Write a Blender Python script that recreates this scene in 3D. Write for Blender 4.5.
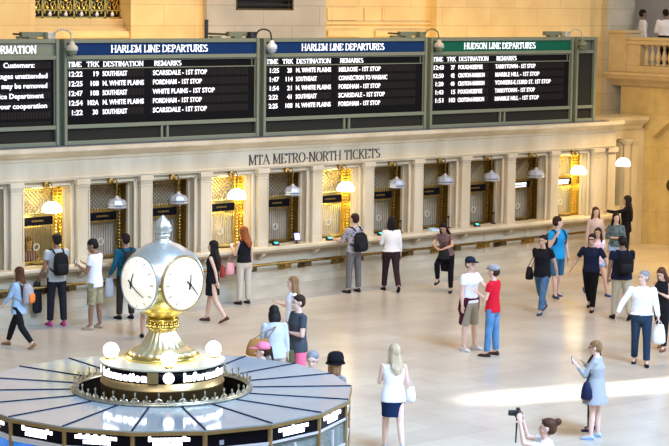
import bpy, bmesh, math, random
from math import sin, cos, pi, radians as R, sqrt, atan2
from mathutils import Vector, Matrix
random.seed(7)
for o in list(bpy.data.objects): bpy.data.objects.remove(o)
C = bpy.context.scene.collection
SC = bpy.context.scene

# ---------------------------------------------------------------- camera
cam_d = bpy.data.cameras.new('camera'); cam = bpy.data.objects.new('camera', cam_d); C.objects.link(cam)
X = Vector((0.7625, -0.6469, 0.0128)).normalized(); Z = Vector((0.6436, 0.7564, -0.1167)).normalized() * -1
Y = Z.cross(X).normalized(); X = Y.cross(Z)
m = Matrix((X, Y, Z)).transposed().to_4x4(); m.translation = Vector((-20.0913, -32.8989, 6.6163)); cam.matrix_world = m
cam_d.sensor_width = 36; cam_d.lens = 1900 / 669 * 36; cam_d.clip_end = 300
SC.camera = cam
# ---------------------------------------------------------------- light
W = bpy.data.worlds.new('hall_daylight'); SC.world = W; W.use_nodes = True
bgn = W.node_tree.nodes['Background']; bgn.inputs[0].default_value = (0.84, 0.90, 1.0, 1); bgn.inputs[1].default_value = 0.27
def area(name, loc, to, sx, sy, power, col, spread=180):
    l = bpy.data.lights.new(name, 'AREA'); l.shape = 'RECTANGLE'; l.size = sx; l.size_y = sy; l.energy = power; l.color = col
    l.spread = R(spread); o = bpy.data.objects.new(name, l); C.objects.link(o); o.location = loc
    o.rotation_euler = (Vector(to) - Vector(loc)).to_track_quat('-Z', 'Y').to_euler(); return o
WARM = (1.0, 0.66, 0.30); COOL = (0.80, 0.88, 1.0)
area('hall_windows_light', (-30, -38, 24), (6, -6, 1), 14, 9, 4600, (0.90, 0.94, 1.0))
area('east_windows_light', (34, -34, 20), (4, -15, 0), 14, 12, 4200, COOL, 120)
area('front_floor_fill', (-2, -34, 24), (0, -15, 0), 16, 8, 3000, (0.40, 0.62, 1.0), 55)  # added cool fill that turns the front floor bluish, no real window
area('chandelier_light', (6, -7, 15), (8, -1, 0), 9, 3, 1500, (1.0, 0.62, 0.28))
area('sunbeam_light', (5.6+24*.956, -11.8-24*.292, 15.0), (5.6, -11.8, 0), 0.5, 3.8, 150, (1, 0.99, 0.97), 2)
SC.view_settings.view_transform = 'Standard'; SC.view_settings.look = 'None'; SC.view_settings.gamma = 1
SC.view_settings.exposure = 0.05; SC.view_settings.use_curve_mapping = False

# ---------------------------------------------------------------- materials
def mat(name, col, rough=0.6, metal=0.0, emit=0, ecol=None, noise=None, bump=0, spec=None, coat=0, trans=0, alpha=1):
    m = bpy.data.materials.new(name); m.use_nodes = True; nt = m.node_tree; b = nt.nodes['Principled BSDF']
    b.inputs['Base Color'].default_value = (*col, 1); b.inputs['Roughness'].default_value = rough; b.inputs['Metallic'].default_value = metal
    if spec is not None: b.inputs['Specular IOR Level'].default_value = spec
    if emit: b.inputs['Emission Color'].default_value = (*(ecol or col), 1); b.inputs['Emission Strength'].default_value = emit
    if coat: b.inputs['Coat Weight'].default_value = coat
    if trans: b.inputs['Transmission Weight'].default_value = trans
    if alpha < 1: b.inputs['Alpha'].default_value = alpha
    if noise:   # (scale, second colour, stretch)
        tc = nt.nodes.new('ShaderNodeTexCoord'); mp = nt.nodes.new('ShaderNodeMapping'); nz = nt.nodes.new('ShaderNodeTexNoise')
        mp.inputs['Scale'].default_value = noise[2] if len(noise) > 2 else (1, 1, 1)
        nz.inputs['Scale'].default_value = noise[0]; nz.inputs['Detail'].default_value = 5
        cr = nt.nodes.new('ShaderNodeValToRGB'); cr.color_ramp.elements[0].position = .35; cr.color_ramp.elements[1].position = .65
        cr.color_ramp.elements[0].color = (*col, 1); cr.color_ramp.elements[1].color = (*noise[1], 1)
        L = nt.links.new; L(tc.outputs['Object'], mp.inputs[0]); L(mp.outputs[0], nz.inputs['Vector']); L(nz.outputs[0], cr.inputs[0])
        L(cr.outputs[0], b.inputs['Base Color'])
        if bump:
            bp = nt.nodes.new('ShaderNodeBump'); bp.inputs['Strength'].default_value = bump; L(nz.outputs[0], bp.inputs['Height']); L(bp.outputs[0], b.inputs['Normal'])
    return m
def blocks(name, c1, c2, mortar, axes, w=1.5, h=.62, rough=.5, off=(0, 0), ms=.012, nsc=1.2):
    """cut stone laid in courses: brick pattern over two object axes, cloudy tone"""
    m = mat(name, c1, rough); nt = m.node_tree; b = nt.nodes['Principled BSDF']; L = nt.links.new
    tc = nt.nodes.new('ShaderNodeTexCoord'); sp = nt.nodes.new('ShaderNodeSeparateXYZ'); cb = nt.nodes.new('ShaderNodeCombineXYZ')
    L(tc.outputs['Object'], sp.inputs[0]); L(sp.outputs[axes[0]], cb.inputs[0]); L(sp.outputs[axes[1]], cb.inputs[1])
    mp = nt.nodes.new('ShaderNodeMapping'); mp.inputs['Location'].default_value = (off[0], off[1], 0); L(cb.outputs[0], mp.inputs[0])
    br = nt.nodes.new('ShaderNodeTexBrick'); br.inputs['Scale'].default_value = 1; br.inputs['Brick Width'].default_value = w; br.inputs['Row Height'].default_value = h
    br.inputs['Mortar Size'].default_value = ms; br.inputs['Mortar Smooth'].default_value = .3; br.inputs['Bias'].default_value = 0
    br.inputs['Color1'].default_value = (*c1, 1); br.inputs['Color2'].default_value = (*c2, 1); br.inputs['Mortar'].default_value = (*mortar, 1)
    L(mp.outputs[0], br.inputs['Vector'])
    nz = nt.nodes.new('ShaderNodeTexNoise'); nz.inputs['Scale'].default_value = nsc; nz.inputs['Detail'].default_value = 8; L(tc.outputs['Object'], nz.inputs['Vector'])
    mx = nt.nodes.new('ShaderNodeMix'); mx.data_type = 'RGBA'; mx.blend_type = 'OVERLAY'; mx.inputs[0].default_value = .35
    L(br.outputs[0], mx.inputs[6]); L(nz.outputs[0], mx.inputs[7]); L(mx.outputs[2], b.inputs['Base Color'])
    return m
M = {}
M['stone'] = mat('cream_marble', (.53, .455, .315), .38, noise=(1.6, (.66, .59, .44), (1, 1, .35)))
M['stone_low'] = mat('cream_marble_slab', (.46, .40, .29), .38, noise=(1.3, (.62, .56, .43), (.5, 1, 1.6)))
M['stone_up'] = blocks('warm_lit_stone_blocks', (.73, .545, .245), (.66, .49, .21), (.50, .36, .14), ('X', 'Z'), 1.75, .47, off=(.4, .12), ms=.008)  # warm glow of the uplights partly put into the stone colour
M['stone_pier'] = blocks('grey_daylit_stone_blocks', (.48, .45, .36), (.44, .41, .335), (.34, .31, .24), ('X', 'Z'), 1.7, .47, off=(.9, .12))  # greyer stone, its lack of warm light partly put into the colour
M['stone_right'] = blocks('yellow_stone_blocks', (.56, .44, .20), (.51, .40, .175), (.40, .31, .13), ('Y', 'Z'), 2.4, .9, nsc=2.5, ms=.006)
M['stone_far'] = mat('far_plaster', (.50, .46, .42), .7, noise=(.8, (.62, .58, .53)))
M['rail_stone'] = mat('balcony_stone', (.60, .48, .27), .5, noise=(3, (.52, .41, .22)))
M['green'] = mat('grey_green_paint', (.12, .14, .11), .5, noise=(6, (.09, .11, .085)))
M['green_light'] = mat('pale_green_paint', (.185, .21, .15), .5, spec=.25)
M['black'] = mat('board_black', (.004, .004, .005), .6, spec=.08)
M['louvre'] = mat('dark_louvre', (.02, .02, .015), .6, spec=.15)
M['slat'] = mat('flap_grey', (.016, .013, .012), .55, spec=.1)
M['blue'] = mat('header_blue', (.004, .028, .11), .5, emit=.05, spec=.1)
M['hgreen'] = mat('header_green', (.004, .105, .062), .5, emit=.05, spec=.1)
M['white_text'] = mat('white_letters', (.9, .92, .95), .5, emit=.9, ecol=(.9, .92, 1))
M['flap_text'] = mat('flap_letters', (.9, .88, .92), .5, emit=1.0, ecol=(.93, .92, 1))
M['carved'] = mat('dark_carved_letters', (.06, .05, .045), .6)
M['gold'] = mat('aged_and_unlit_brass', (.42, .29, .09), .38, 1.0, noise=(20, (.22, .14, .04)))
M['goldbright'] = mat('polished_and_lit_gold', (.86, .66, .20), .25, 1.0)
M['bronze'] = mat('bronze_frame', (.42, .29, .12), .38, .8, noise=(10, (.52, .37, .17)))
M['dark'] = mat('near_black', (.012, .012, .014), .5)
M['darkbrass'] = mat('dark_brass', (.10, .075, .03), .45, .8)
M['silver'] = mat('silver_metal', (.86, .88, .84), .32, .75, noise=(6, (.70, .74, .70)))
M['lampshade'] = mat('grey_enamel', (.42, .46, .52), .3, .3)
M['lit'] = mat('lit_lamp_glass', (1, .97, .9), .4, emit=7, ecol=(1, .93, .78))
M['globe'] = mat('lit_globe', (1, 1, 1), .4, emit=6, ecol=(1, .97, .92))
M['face'] = mat('opal_dial', (.75, .72, .60), .25, emit=.55, ecol=(1, .93, .76), noise=(9, (.95, .93, .85)))
M['roof'] = mat('pale_glass_roof', (.31, .385, .43), .10, .0, noise=(1.2, (.37, .44, .47)), coat=.25, spec=.6)
M['seam'] = mat('dark_blue_seam', (.006, .014, .045), .6, spec=.1)
M['signblack'] = mat('sign_black', (.004, .004, .008), .3, spec=.1)
M['signglow'] = mat('sign_glow', (.9, .9, 1), .4, emit=5, ecol=(.80, .80, 1))
M['drumglow'] = mat('drum_glow', (1, 1, 1), .4, emit=4, ecol=(1, .95, .95))
M['screen'] = mat('blue_screen', (.02, .10, .4), .2, emit=.8, ecol=(.03, .16, .6), noise=(5, (.1, .35, .7)))
M['glass'] = mat('counter_glass', (.55, .75, .8), .05, trans=.8, alpha=.6)
M['whitemetal'] = mat('white_rail', (.85, .85, .88), .3, .3)
M['tellerback'] = mat('teller_office_wall', (.50, .47, .38), .7, noise=(4, (.40, .38, .30)))
M['window_glass'] = mat('ticket_glass', (.72, .75, .70), .06, alpha=.25, spec=.8)
M['cyan'] = mat('cyan_screen', (.05, .6, .55), .3, emit=.8, ecol=(.1, .8, .75))
M['violet'] = mat('violet_screen', (.3, .3, .9), .3, emit=1.5, ecol=(.45, .42, 1))
M['beige'] = mat('beige_plastic', (.50, .48, .38), .5)
M['olive'] = mat('olive_box', (.16, .18, .11), .5)
# floor: polished stone slabs
fm = blocks('polished_floor_slabs', (.56, .495, .385), (.50, .44, .345), (.43, .38, .30), ('X', 'Y'), 1.25, .62, rough=.24, ms=.008, nsc=.5)
fm.node_tree.nodes['Principled BSDF'].inputs['Specular IOR Level'].default_value = .55
M['floor'] = fm
M['border'] = mat('grey_floor_border', (.34, .34, .31), .3, noise=(2.5, (.46, .46, .42), (.4, 1, 1)))

# ---------------------------------------------------------------- helpers
ORG = {}
class MB:
    def __init__(s): s.v = []; s.f = []
    def add(s, vs, fs):
        b = len(s.v); s.v += [tuple(v) for v in vs]; s.f += [tuple(b + i for i in f) for f in fs]; return s
    def box(s, x0, x1, y0, y1, z0, z1):
        if x0 > x1: x0, x1 = x1, x0
        if y0 > y1: y0, y1 = y1, y0
        if z0 > z1: z0, z1 = z1, z0
        return s.add([(x0,y0,z0),(x1,y0,z0),(x1,y1,z0),(x0,y1,z0),(x0,y0,z1),(x1,y0,z1),(x1,y1,z1),(x0,y1,z1)],
                     [(0,3,2,1),(4,5,6,7),(0,1,5,4),(1,2,6,5),(2,3,7,6),(3,0,4,7)])
    def hexa(s, p):   # eight points: bottom four, top four
        return s.add(p, [(0,3,2,1),(4,5,6,7),(0,1,5,4),(1,2,6,5),(2,3,7,6),(3,0,4,7)])
    def rings(s, rs, cap=True):
        n = len(rs[0]); vs = [p for r in rs for p in r]; fs = []
        for i in range(len(rs) - 1):
            for j in range(n): fs.append((i*n+j, i*n+(j+1) % n, (i+1)*n+(j+1) % n, (i+1)*n+j))
        if cap: fs.append(tuple(range(n))[::-1]); fs.append(tuple((len(rs)-1)*n + j for j in range(n)))
        return s.add(vs, fs)
    def lathe(s, prof, c=(0, 0, 0), n=32, cap=True, flute=0, fa=0):
        rs = []
        for r, z in prof:
            rs.append([(c[0] + r*(1+(fa*cos(flute*2*pi*j/n) if flute else 0))*cos(2*pi*j/n), c[1] + r*(1+(fa*cos(flute*2*pi*j/n) if flute else 0))*sin(2*pi*j/n), c[2]+z) for j in range(n)])
        return s.rings(rs, cap)
    def tube(s, p, q, r0, r1=None, n=8, ball=False):
        r1 = r0 if r1 is None else r1; p = Vector(p); q = Vector(q); d = (q-p)
        if d.length < 1e-6: return s
        d.normalize(); a = d.orthogonal().normalized(); b = d.cross(a)
        ring = lambda c, r: [tuple(c + (a*cos(2*pi*j/n) + b*sin(2*pi*j/n))*r) for j in range(n)]
        s.rings([ring(p, r0), ring(q, r1)])
        if ball: s.ball(p, r0, n=n, m=max(4, n//2)); s.ball(q, r1, n=n, m=max(4, n//2))
        return s
    def path(s, pts, r, n=8):
        for a, b in zip(pts[:-1], pts[1:]): s.tube(a, b, r, r, n)
        for p in pts[1:-1]: s.ball(p, r, n=n, m=4)
        return s
    def ball(s, c, r, n=12, m=8, rot=None):
        if not hasattr(r, '__len__'): r = (r, r, r)
        rs = []
        for i in range(m + 1):
            t = pi*i/m; t = min(max(t, .02), pi-.02)
            row = []
            for j in range(n):
                v = Vector((r[0]*sin(t)*cos(2*pi*j/n), r[1]*sin(t)*sin(2*pi*j/n), -r[2]*cos(t)))
                if rot: v = rot @ v
                row.append((c[0]+v.x, c[1]+v.y, c[2]+v.z))
            rs.append(row)
        return s.rings(rs)
    def loft(s, secs, n=20, fn=None):   # (x, y, z, rx, ry[, power])
        rs = []
        for q in secs:
            row = []
            for j in range(n):
                a = 2*pi*j/n; p = (q[0]+q[3]*cos(a), q[1]+q[4]*sin(a), q[2])
                row.append(tuple(fn(p)) if fn else p)
            rs.append(row)
        return s.rings(rs)
    def prism(s, poly, ax, a0, a1):   # polygon (u,v) extruded along ax: 'x' -> (y,z), 'y' -> (x,z), 'z' -> (x,y)
        f = {'x': lambda u, v, t: (t, u, v), 'y': lambda u, v, t: (u, t, v), 'z': lambda u, v, t: (u, v, t)}[ax]
        return s.rings([[f(u, v, a0) for u, v in poly], [f(u, v, a1) for u, v in poly]])
    def build(s, name, m, parent=None, loc=None, smooth=False, remesh=0, sm=3, bevel=0):
        org = ORG.get(parent.name, Vector()) if parent else Vector(loc or (0, 0, 0))
        me = bpy.data.meshes.new(name); me.from_pydata([(v[0]-org[0], v[1]-org[1], v[2]-org[2]) for v in s.v], [], s.f)
        bm = bmesh.new(); bm.from_mesh(me); bmesh.ops.recalc_face_normals(bm, faces=bm.faces); bm.to_mesh(me); bm.free()
        if smooth or remesh:
            for p in me.polygons: p.use_smooth = True
        for x in (m if isinstance(m, (list, tuple)) else [m]): me.materials.append(x)
        o = bpy.data.objects.new(name, me); C.objects.link(o)
        if parent: o.parent = parent; ORG[o.name] = org
        else: o.location = org; ORG[o.name] = org
        if remesh:
            r = o.modifiers.new('join', 'REMESH'); r.mode = 'VOXEL'; r.voxel_size = remesh; r.use_smooth_shade = True
            if sm: k = o.modifiers.new('soften', 'SMOOTH'); k.factor = .5; k.iterations = sm
        if bevel:
            k = o.modifiers.new('edge', 'BEVEL'); k.width = bevel; k.segments = 2; k.limit_method = 'ANGLE'
        return o
def tag(o, label=None, cat=None, group=None, kind=None):
    if label: o['label'] = label
    if cat: o['category'] = cat
    if group: o['group'] = group
    if kind: o['kind'] = kind
    return o
def thing(name, loc, label, cat, group=None, rz=0):
    o = bpy.data.objects.new(name, None); C.objects.link(o); o.location = loc; o.rotation_euler = (0, 0, rz)
    o.empty_display_size = .1
    ORG[o.name] = Vector(loc) if rz == 0 else Vector((0, 0, 0)); return tag(o, label, cat, group)
def struct(mb, name, m, **k): return tag(mb.build(name, m, **k), kind='structure')
def copy_tree(o, parent=None):
    c = o.copy(); C.objects.link(c)
    if parent: c.parent = parent
    for ch in o.children: copy_tree(ch, c)
    return c

# serif capitals drawn as strokes: thick downstrokes, thin cross strokes, foot serifs
def arc(cx, cy, rx, ry, a0, a1, n=10): return [(cx+rx*cos(R(a0+(a1-a0)*i/n)), cy+ry*sin(R(a0+(a1-a0)*i/n))) for i in range(n+1)]
G = {
 'A': (.80, [[(.06,0),(.38,1)], [(.38,1),(.74,0)], [(.18,.34),(.60,.34)]], [(.06,0),(.74,0)]),
 'C': (.80, [arc(.44,.5,.36,.48,50,310,16)], []),
 'D': (.84, [[(.14,0),(.14,1)], [(.14,.97)]+arc(.36,.5,.38,.47,90,-90,14)+[(.14,.03)]], [(.14,0),(.14,1)]),
 'E': (.68, [[(.14,0),(.14,1)], [(.14,.96),(.58,.96),(.58,.80)], [(.14,.5),(.48,.5)], [(.14,.04),(.60,.04),(.60,.22)]], [(.14,0),(.14,1)]),
 'F': (.64, [[(.14,0),(.14,1)], [(.14,.96),(.56,.96),(.56,.80)], [(.14,.5),(.46,.5)]], [(.14,0),(.14,1)]),
 'H': (.88, [[(.14,0),(.14,1)], [(.72,0),(.72,1)], [(.14,.5),(.72,.5)]], [(.14,0),(.14,1),(.72,0),(.72,1)]),
 'I': (.34, [[(.15,0),(.15,1)]], [(.15,0),(.15,1)]),
 'K': (.82, [[(.14,0),(.14,1)], [(.66,1),(.18,.45)], [(.30,.58),(.70,0)]], [(.14,0),(.14,1),(.70,0),(.64,1)]),
 'L': (.64, [[(.14,0),(.14,1)], [(.14,.04),(.56,.04),(.56,.24)]], [(.14,0),(.14,1)]),
 'M': (1.0, [[(.14,0),(.16,1)], [(.16,1),(.48,.08)], [(.48,.08),(.80,1)], [(.82,1),(.84,0)]], [(.14,0),(.13,1),(.84,0),(.85,1)]),
 'N': (.88, [[(.14,0),(.14,1)], [(.14,1),(.72,0)], [(.72,0),(.72,1)]], [(.14,0),(.12,1),(.72,1)]),
 'O': (.88, [arc(.43,.5,.36,.48,0,360,20)], []),
 'P': (.68, [[(.14,0),(.14,1)], [(.14,.97)]+arc(.34,.73,.24,.24,90,-90,10)+[(.14,.49)]], [(.14,0),(.14,1)]),
 'R': (.76, [[(.14,0),(.14,1)], [(.14,.97)]+arc(.34,.74,.24,.23,90,-90,10)+[(.14,.51)], [(.34,.5),(.68,0)]], [(.14,0),(.14,1),(.68,0)]),
 'S': (.62, [arc(.31,.74,.21,.23,40,270,10)+arc(.31,.27,.22,.24,90,-140,10)], []),
 'T': (.76, [[(.37,0),(.37,1)], [(.06,.80),(.08,.96),(.66,.96),(.68,.80)]], [(.37,0)]),
 'U': (.86, [[(.14,1),(.14,.35)]+arc(.42,.32,.28,.29,180,360,10)+[(.70,1)]], [(.14,1),(.70,1)]),
 '-': (.40, [[(.06,.36),(.32,.36)]], []), ' ': (.38, [], []),
}
def serif(text, h, w=None, x0=0, z0=0, y0=0, y1=.01, thick=.15, thin=.06, mb=None):
    """capitals in the XZ plane, front at y0, squeezed to width w"""
    nat = sum(G[c][0] for c in text)*h; k = (w/nat) if w else 1
    mb = mb or MB(); x = 0
    for c in text:
        wd, st, se = G[c]
        if c == '-': mb.box(x0+(x+.05)*h*k, x0+(x+.34)*h*k, y0, y1, z0+.34*h, z0+.44*h); x += wd; continue
        for poly in st:
            for (a, b), (p, q) in zip(poly[:-1], poly[1:]):
                L = sqrt((p-a)**2+(q-b)**2) or 1e-6; dx, dy = (p-a)/L, (q-b)/L
                t = thin+(thick-thin)*abs(dy)**1.5
                if len(poly) == 2 and dx > .1 and dy > .1 and c in 'AMN': t = thin*1.2
                t /= 2; e = t*.35
                pts = [(a-dy*t-dx*e, b+dx*t-dy*e), (a+dy*t-dx*e, b-dx*t-dy*e), (p+dy*t+dx*e, q-dx*t+dy*e), (p-dy*t+dx*e, q+dx*t+dy*e)]
                mb.prism([(x0+(x+u)*h*k, z0+v*h) for u, v in pts], 'y', y0, y1)
        for (a, b) in se:
            zz = (0, .05) if b < .5 else (.95, 1.0)
            mb.box(x0+(x+a-.13)*h*k, x0+(x+a+.13)*h*k, y0, y1, z0+zz[0]*h, z0+zz[1]*h)
        x += wd
    return mb
TXT = []
def text(s, x, y, z, h, w, m, parent, name='lettering', rx=pi/2, rz=0, bold=.0, align='LEFT', ext=.004):
    """sans text whose cap height is h and whose length is stretched to w"""
    cu = bpy.data.curves.new(name, 'FONT'); cu.body = s; cu.size = h/.73; cu.extrude = ext; cu.offset = bold; cu.align_x = align; cu.materials.append(m)
    cu.resolution_u = 2
    o = bpy.data.objects.new(name, cu); C.objects.link(o); org = ORG.get(parent.name, Vector()) if parent else Vector()
    o.location = Vector((x, y, z))-org; o.rotation_euler = (rx, 0, rz); o.parent = parent
    TXT.append((o, w)); return o
FONTS = []

# ================================================================ SETTING
YB = -.10
PW = 1.5604; C0 = .24                      # pitch of the ticket windows, centre of the first
KS = range(-1, 11)
struct(MB().box(-30, 40, -50, -.62, -.2, 0), 'floor', M['floor'])
struct(MB().box(-30, 21, -.62, 3.2, -.2, 0), 'floor_passage', M['floor'])
struct(MB().box(-30, 17.7, -.62, .5, -.2, 0.002), 'trim_1', M['border'])
# ticket office front: slabs between, above and below the openings
OW = .545; OZ0 = 1.17; OZ1 = 2.80
w = MB()
w.box(-8, 17.5, 0, .55, .0, OZ0-.06); w.box(-8, 17.5, 0, .55, OZ1, 3.32)
edges = []
for k in KS: edges.append((C0+k*PW-OW, C0+k*PW+OW))
x = -8
for a, b in edges: w.box(x, a, 0, .55, OZ0-.06, OZ1); x = b
w.box(x, 17.5, 0, .55, OZ0-.06, OZ1)
struct(w, 'wall_front', M['stone'])
w = MB(); w.box(-8, 17.55, -.045, 0, 0, .22); w.box(-8, 17.53, -.03, 0, .22, .27)
w.box(-8, 17.51, -.012, 0, .42, .47); struct(w, 'baseboard_front', M['stone_low'])
w = MB()
for k in range(-2, 11):
    xx = C0+k*PW+.78
    w.box(xx-.74, xx+.74, -.006, 0, .48, .98)
struct(w, 'trim_2', M['stone_low'])
# roof of the ticket office and its cornice, rounded at the far end
prof = [(0, 2.90), (-.12, 2.90), (-.12, 2.93), (-.14, 2.935), (-.14, 2.965), (-.10, 2.975), (-.10, 3.30), (-.13, 3.32), (-.14, 3.38), (-.22, 3.42), (-.25, 3.45), (-.33, 3.49), (-.36, 3.52), (-.36, 3.585), (-.30, 3.60), (.6, 3.60)]
def cornice(prof, ex, rad, end):
    """profile (offset, z) swept along the front and a quarter turn of radius rad to x=end"""
    cen = (ex, rad); pathn = [((-8, 0), (0, -1))]
    pathn.append(((ex, 0), (0, -1)))
    for i in range(1, 11):
        a = -pi/2+(pi/2)*i/10; pathn.append(((cen[0]+rad*cos(a), cen[1]+rad*sin(a)), (cos(a), sin(a))))
    pathn.append(((cen[0]+rad, end), (1, 0)))
    rs = []
    for (px, py), (nx, ny) in pathn:
        rs.append([(px-nx*o, py-ny*o, z) for o, z in prof])
    return MB().rings([r for r in rs])
struct(cornice([(-o if False else o, z) for o, z in prof], 17.15, .35, 1.5), 'trim_3', M['stone'])
struct(MB().box(-8, 17.4, .3, 2.8, 3.5, 3.598), 'ceiling_office', M['stone'])
struct(MB().box(-8, 17.2, 1.9, 2.0, 0, 3.5), 'wall_office', M['tellerback'])
# rounded end below the cornice, and the recessed return with its dark bay
w = MB(); w.box(17.0, 17.48, .55, 1.5, 0, 3.35); struct(w, 'wall_return', M['stone'])
w = MB(); w.box(17.2, 18.7, 1.5, 1.9, 0, 2.95); w.box(19.45, 20.37, 1.5, 1.9, 0, 2.95); w.box(18.7, 19.45, 1.5, 1.9, 0, 1.1); w.box(17.2, 20.37, 1.5, 1.9, 2.95, 3.2)
struct(w, 'wall_recess', M['stone'])
struct(MB().prism([(1.9, 3.2), (1.46, 3.2), (1.42, 3.3), (1.30, 3.38), (1.22, 3.46), (1.22, 3.55), (1.9, 3.57)], 'x', 17.5, 20.22), 'trim_4', M['stone'])
struct(MB().box(17.2, 20.22, 1.5, 2.4, 3.5, 3.56), 'ceiling_recess', M['stone'])
struct(MB().box(18.71, 19.44, 1.72, 1.76, 1.1, 2.949), 'window_12', M['louvre'])
for n, xx in enumerate((19.46, 19.76)):
    w = MB(); w.box(xx, xx+.22, 1.38, 1.5, 0, 2.80); w.box(xx-.015, xx+.235, 1.35, 1.5, 2.80, 2.86); w.box(xx-.03, xx+.25, 1.33, 1.5, 2.86, 2.949); w.box(xx-.015, xx+.235, 1.35, 1.5, 0, .25)
    struct(w, 'trim_%d' % (5+n), M['stone'])
# pilasters and stone window surrounds
tn = 7
for k in list(range(-2, 11)):
    xx = C0+k*PW+PW/2+.02
    if k == 10: xx = C0+10*PW+.86
    w = MB(); hw = .125 if k < 10 else .17
    w.box(xx-hw, xx+hw, -.11, 0, 1.12, 2.74); w.box(xx-hw-.02, xx+hw+.02, -.135, 0, 1.12, 1.28); w.box(xx-hw-.01, xx+hw+.01, -.125, 0, 1.28, 1.31)
    w.box(xx-hw-.015, xx+hw+.015, -.125, 0, 2.68, 2.71); w.box(xx-hw-.015, xx+hw+.015, -.13, 0, 2.74, 2.80); w.box(xx-hw-.04, xx+hw+.04, -.16, 0, 2.80, 2.90)
    struct(w, 'trim_%d' % tn, M['stone'], bevel=.006); tn += 1
w = MB(); w.box(17.16, 17.44, -.06, 0, 1.12, 2.72); w.box(17.11, 17.49, -.10, 0, 2.78, 2.90); w.box(17.13, 17.47, -.08, 0, 1.12, 1.28)
struct(w, 'trim_%d' % tn, M['stone']); tn += 1
for k in KS:
    c = C0+k*PW; w = MB()
    for s in (-1, 1):
        w.box(c+s*.545, c+s*.585, -.05, .02, 1.17, 2.86); w.box(c+s*.585, c+s*.632, -.03, .02, 1.17, 2.86)
        w.box(c+s*.50, c+s*.545, .12, .20, 1.17, 2.80)
    w.box(c-.585, c+.585, -.05, .02, 2.80, 2.84); w.box(c-.632, c+.632, -.03, .02, 2.84, 2.89); w.box(c-.50, c+.50, .12, .2, 2.75, 2.80)
    struct(w, 'trim_%d' % tn, M['stone'], bevel=.005); tn += 1
# carved letters on the frieze
tl = serif('MTA METRO-NORTH TICKETS', .215, 3.86, 5.32, 2.995, -.108, -.098, thick=.15, thin=.05)
ob = tl.build('carved_lettering', M['carved']); tag(ob, kind='structure'); ob.name = 'trim_%d' % tn; tn += 1
# marble ledge that runs along all ticket windows
cnt = MB(); cnt.prism([(.22, 1.17), (-.29, 1.17), (-.31, 1.155), (-.31, 1.10), (-.28, 1.085), (-.24, 1.05), (-.20, 1.03), (.0, 1.0), (.0, 1.10), (.22, 1.10)], 'x', -8, 17.5)
t = thing('marble_counter', (8, -.1, 1.17), 'long cream marble counter ledge running beneath all the ticket windows', 'counter'); cnt.build('ledge', M['stone'], t)
for k in range(-2, 11):
    xx = C0+k*PW+PW/2; MB().prism([(0, 1.02), (-.2, 1.02), (-.17, .97), (-.03, .86), (0, .84)], 'x', xx-.05, xx+.05).build('corbel', M['stone'], t)
# brass rail
t = thing('handrail', (8, -.25, .78), 'long brass handrail on brackets below the ticket counter', 'rail')
MB().tube((-6, -.24, .78), (17.0, -.24, .78), .032, n=12).build('rail', M['gold'], t, smooth=True)
xb = .3
for i in range(24):
    xx = -4.0+i*.78+(.2 if i % 2 else 0)
    if xx > 16.9: break
    b = MB(); b.box(xx-.10, xx+.10, -.03, 0, .60, .78); b.tube((xx, -.02, .68), (xx, -.22, .70), .03); b.box(xx-.09, xx+.09, -.27, -.20, .655, .755); b.tube((xx, -.24, .70), (xx, -.24, .78), .02)
    b.build('bracket', M['darkbrass'] if i % 2 == 0 else M['gold'], t)

# upper wall behind the boards
YW = 2.8
w = MB(); w.box(-12, 1.5, YW-.35, YW+.4, 3.5, 12); w.box(3.96, 5.95, YW-.35, YW+.4, 3.5, 12)
w.box(1.5, 3.96, YW-.05, YW+.4, 3.5, 6.13); w.box(1.5, 3.96, YW+.2, YW+.4, 6.13, 12)
w.box(9.5, 13.4, YW, YW+.4, 3.5, 12); w.box(13.4, 19.2, YW-.25, YW+.4, 3.5, 12); w.box(19.2, 20.1, YW+.1, YW+.4, 3.5, 12)
struct(w, 'wall_back', M['stone_up'])
w = MB(); w.box(1.5, 3.96, YW-.3, YW-.05, 5.72, 5.86); w.box(1.5, 3.96, YW-.2, YW-.05, 5.86, 5.93)
for a, b in ((9.95, 11.0), (11.5, 13.3)): w.box(a, b, YW-.07, YW, 5.72, 5.86)
for a, b in ((9.95, 10.9), (11.15, 11.2), (11.75, 11.8)): w.box(a, b, YW-.03, YW, 6.12, 6.42)
w.box(9.9, 13.4, YW-.05, YW, 6.02, 6.07)
struct(w, 'trim_%d' % tn, M['stone_up']); tn += 1
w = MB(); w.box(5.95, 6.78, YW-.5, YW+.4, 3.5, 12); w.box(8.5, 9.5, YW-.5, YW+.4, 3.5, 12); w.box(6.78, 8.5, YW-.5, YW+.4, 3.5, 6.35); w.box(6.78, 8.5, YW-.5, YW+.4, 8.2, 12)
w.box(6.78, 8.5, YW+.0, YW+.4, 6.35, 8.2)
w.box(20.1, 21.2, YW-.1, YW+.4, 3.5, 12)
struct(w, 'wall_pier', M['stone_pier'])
t = thing('air_vent', (7.64, YW-.4, 6.35), 'dark rectangular vent opening in the grey stone pier above the boards', 'vent')
w = MB(); w.box(6.78, 8.5, YW-.3, YW-.28, 6.35, 8.2); w.build('backing', M['dark'], t)
w = MB()
for i in range(12): w.box(6.78, 8.5, YW-.47, YW-.42, 6.45+i*.14, 6.50+i*.14)
w.build('louvre_slats', M['louvre'], t)
w = MB(); w.box(6.78, 6.82, YW-.5, YW-.4, 6.35, 8.2); w.box(8.46, 8.5, YW-.5, YW-.4, 6.35, 8.2); w.box(6.78, 8.5, YW-.5, YW-.4, 6.35, 6.39); w.build('frame', M['darkbrass'], t)
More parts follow.
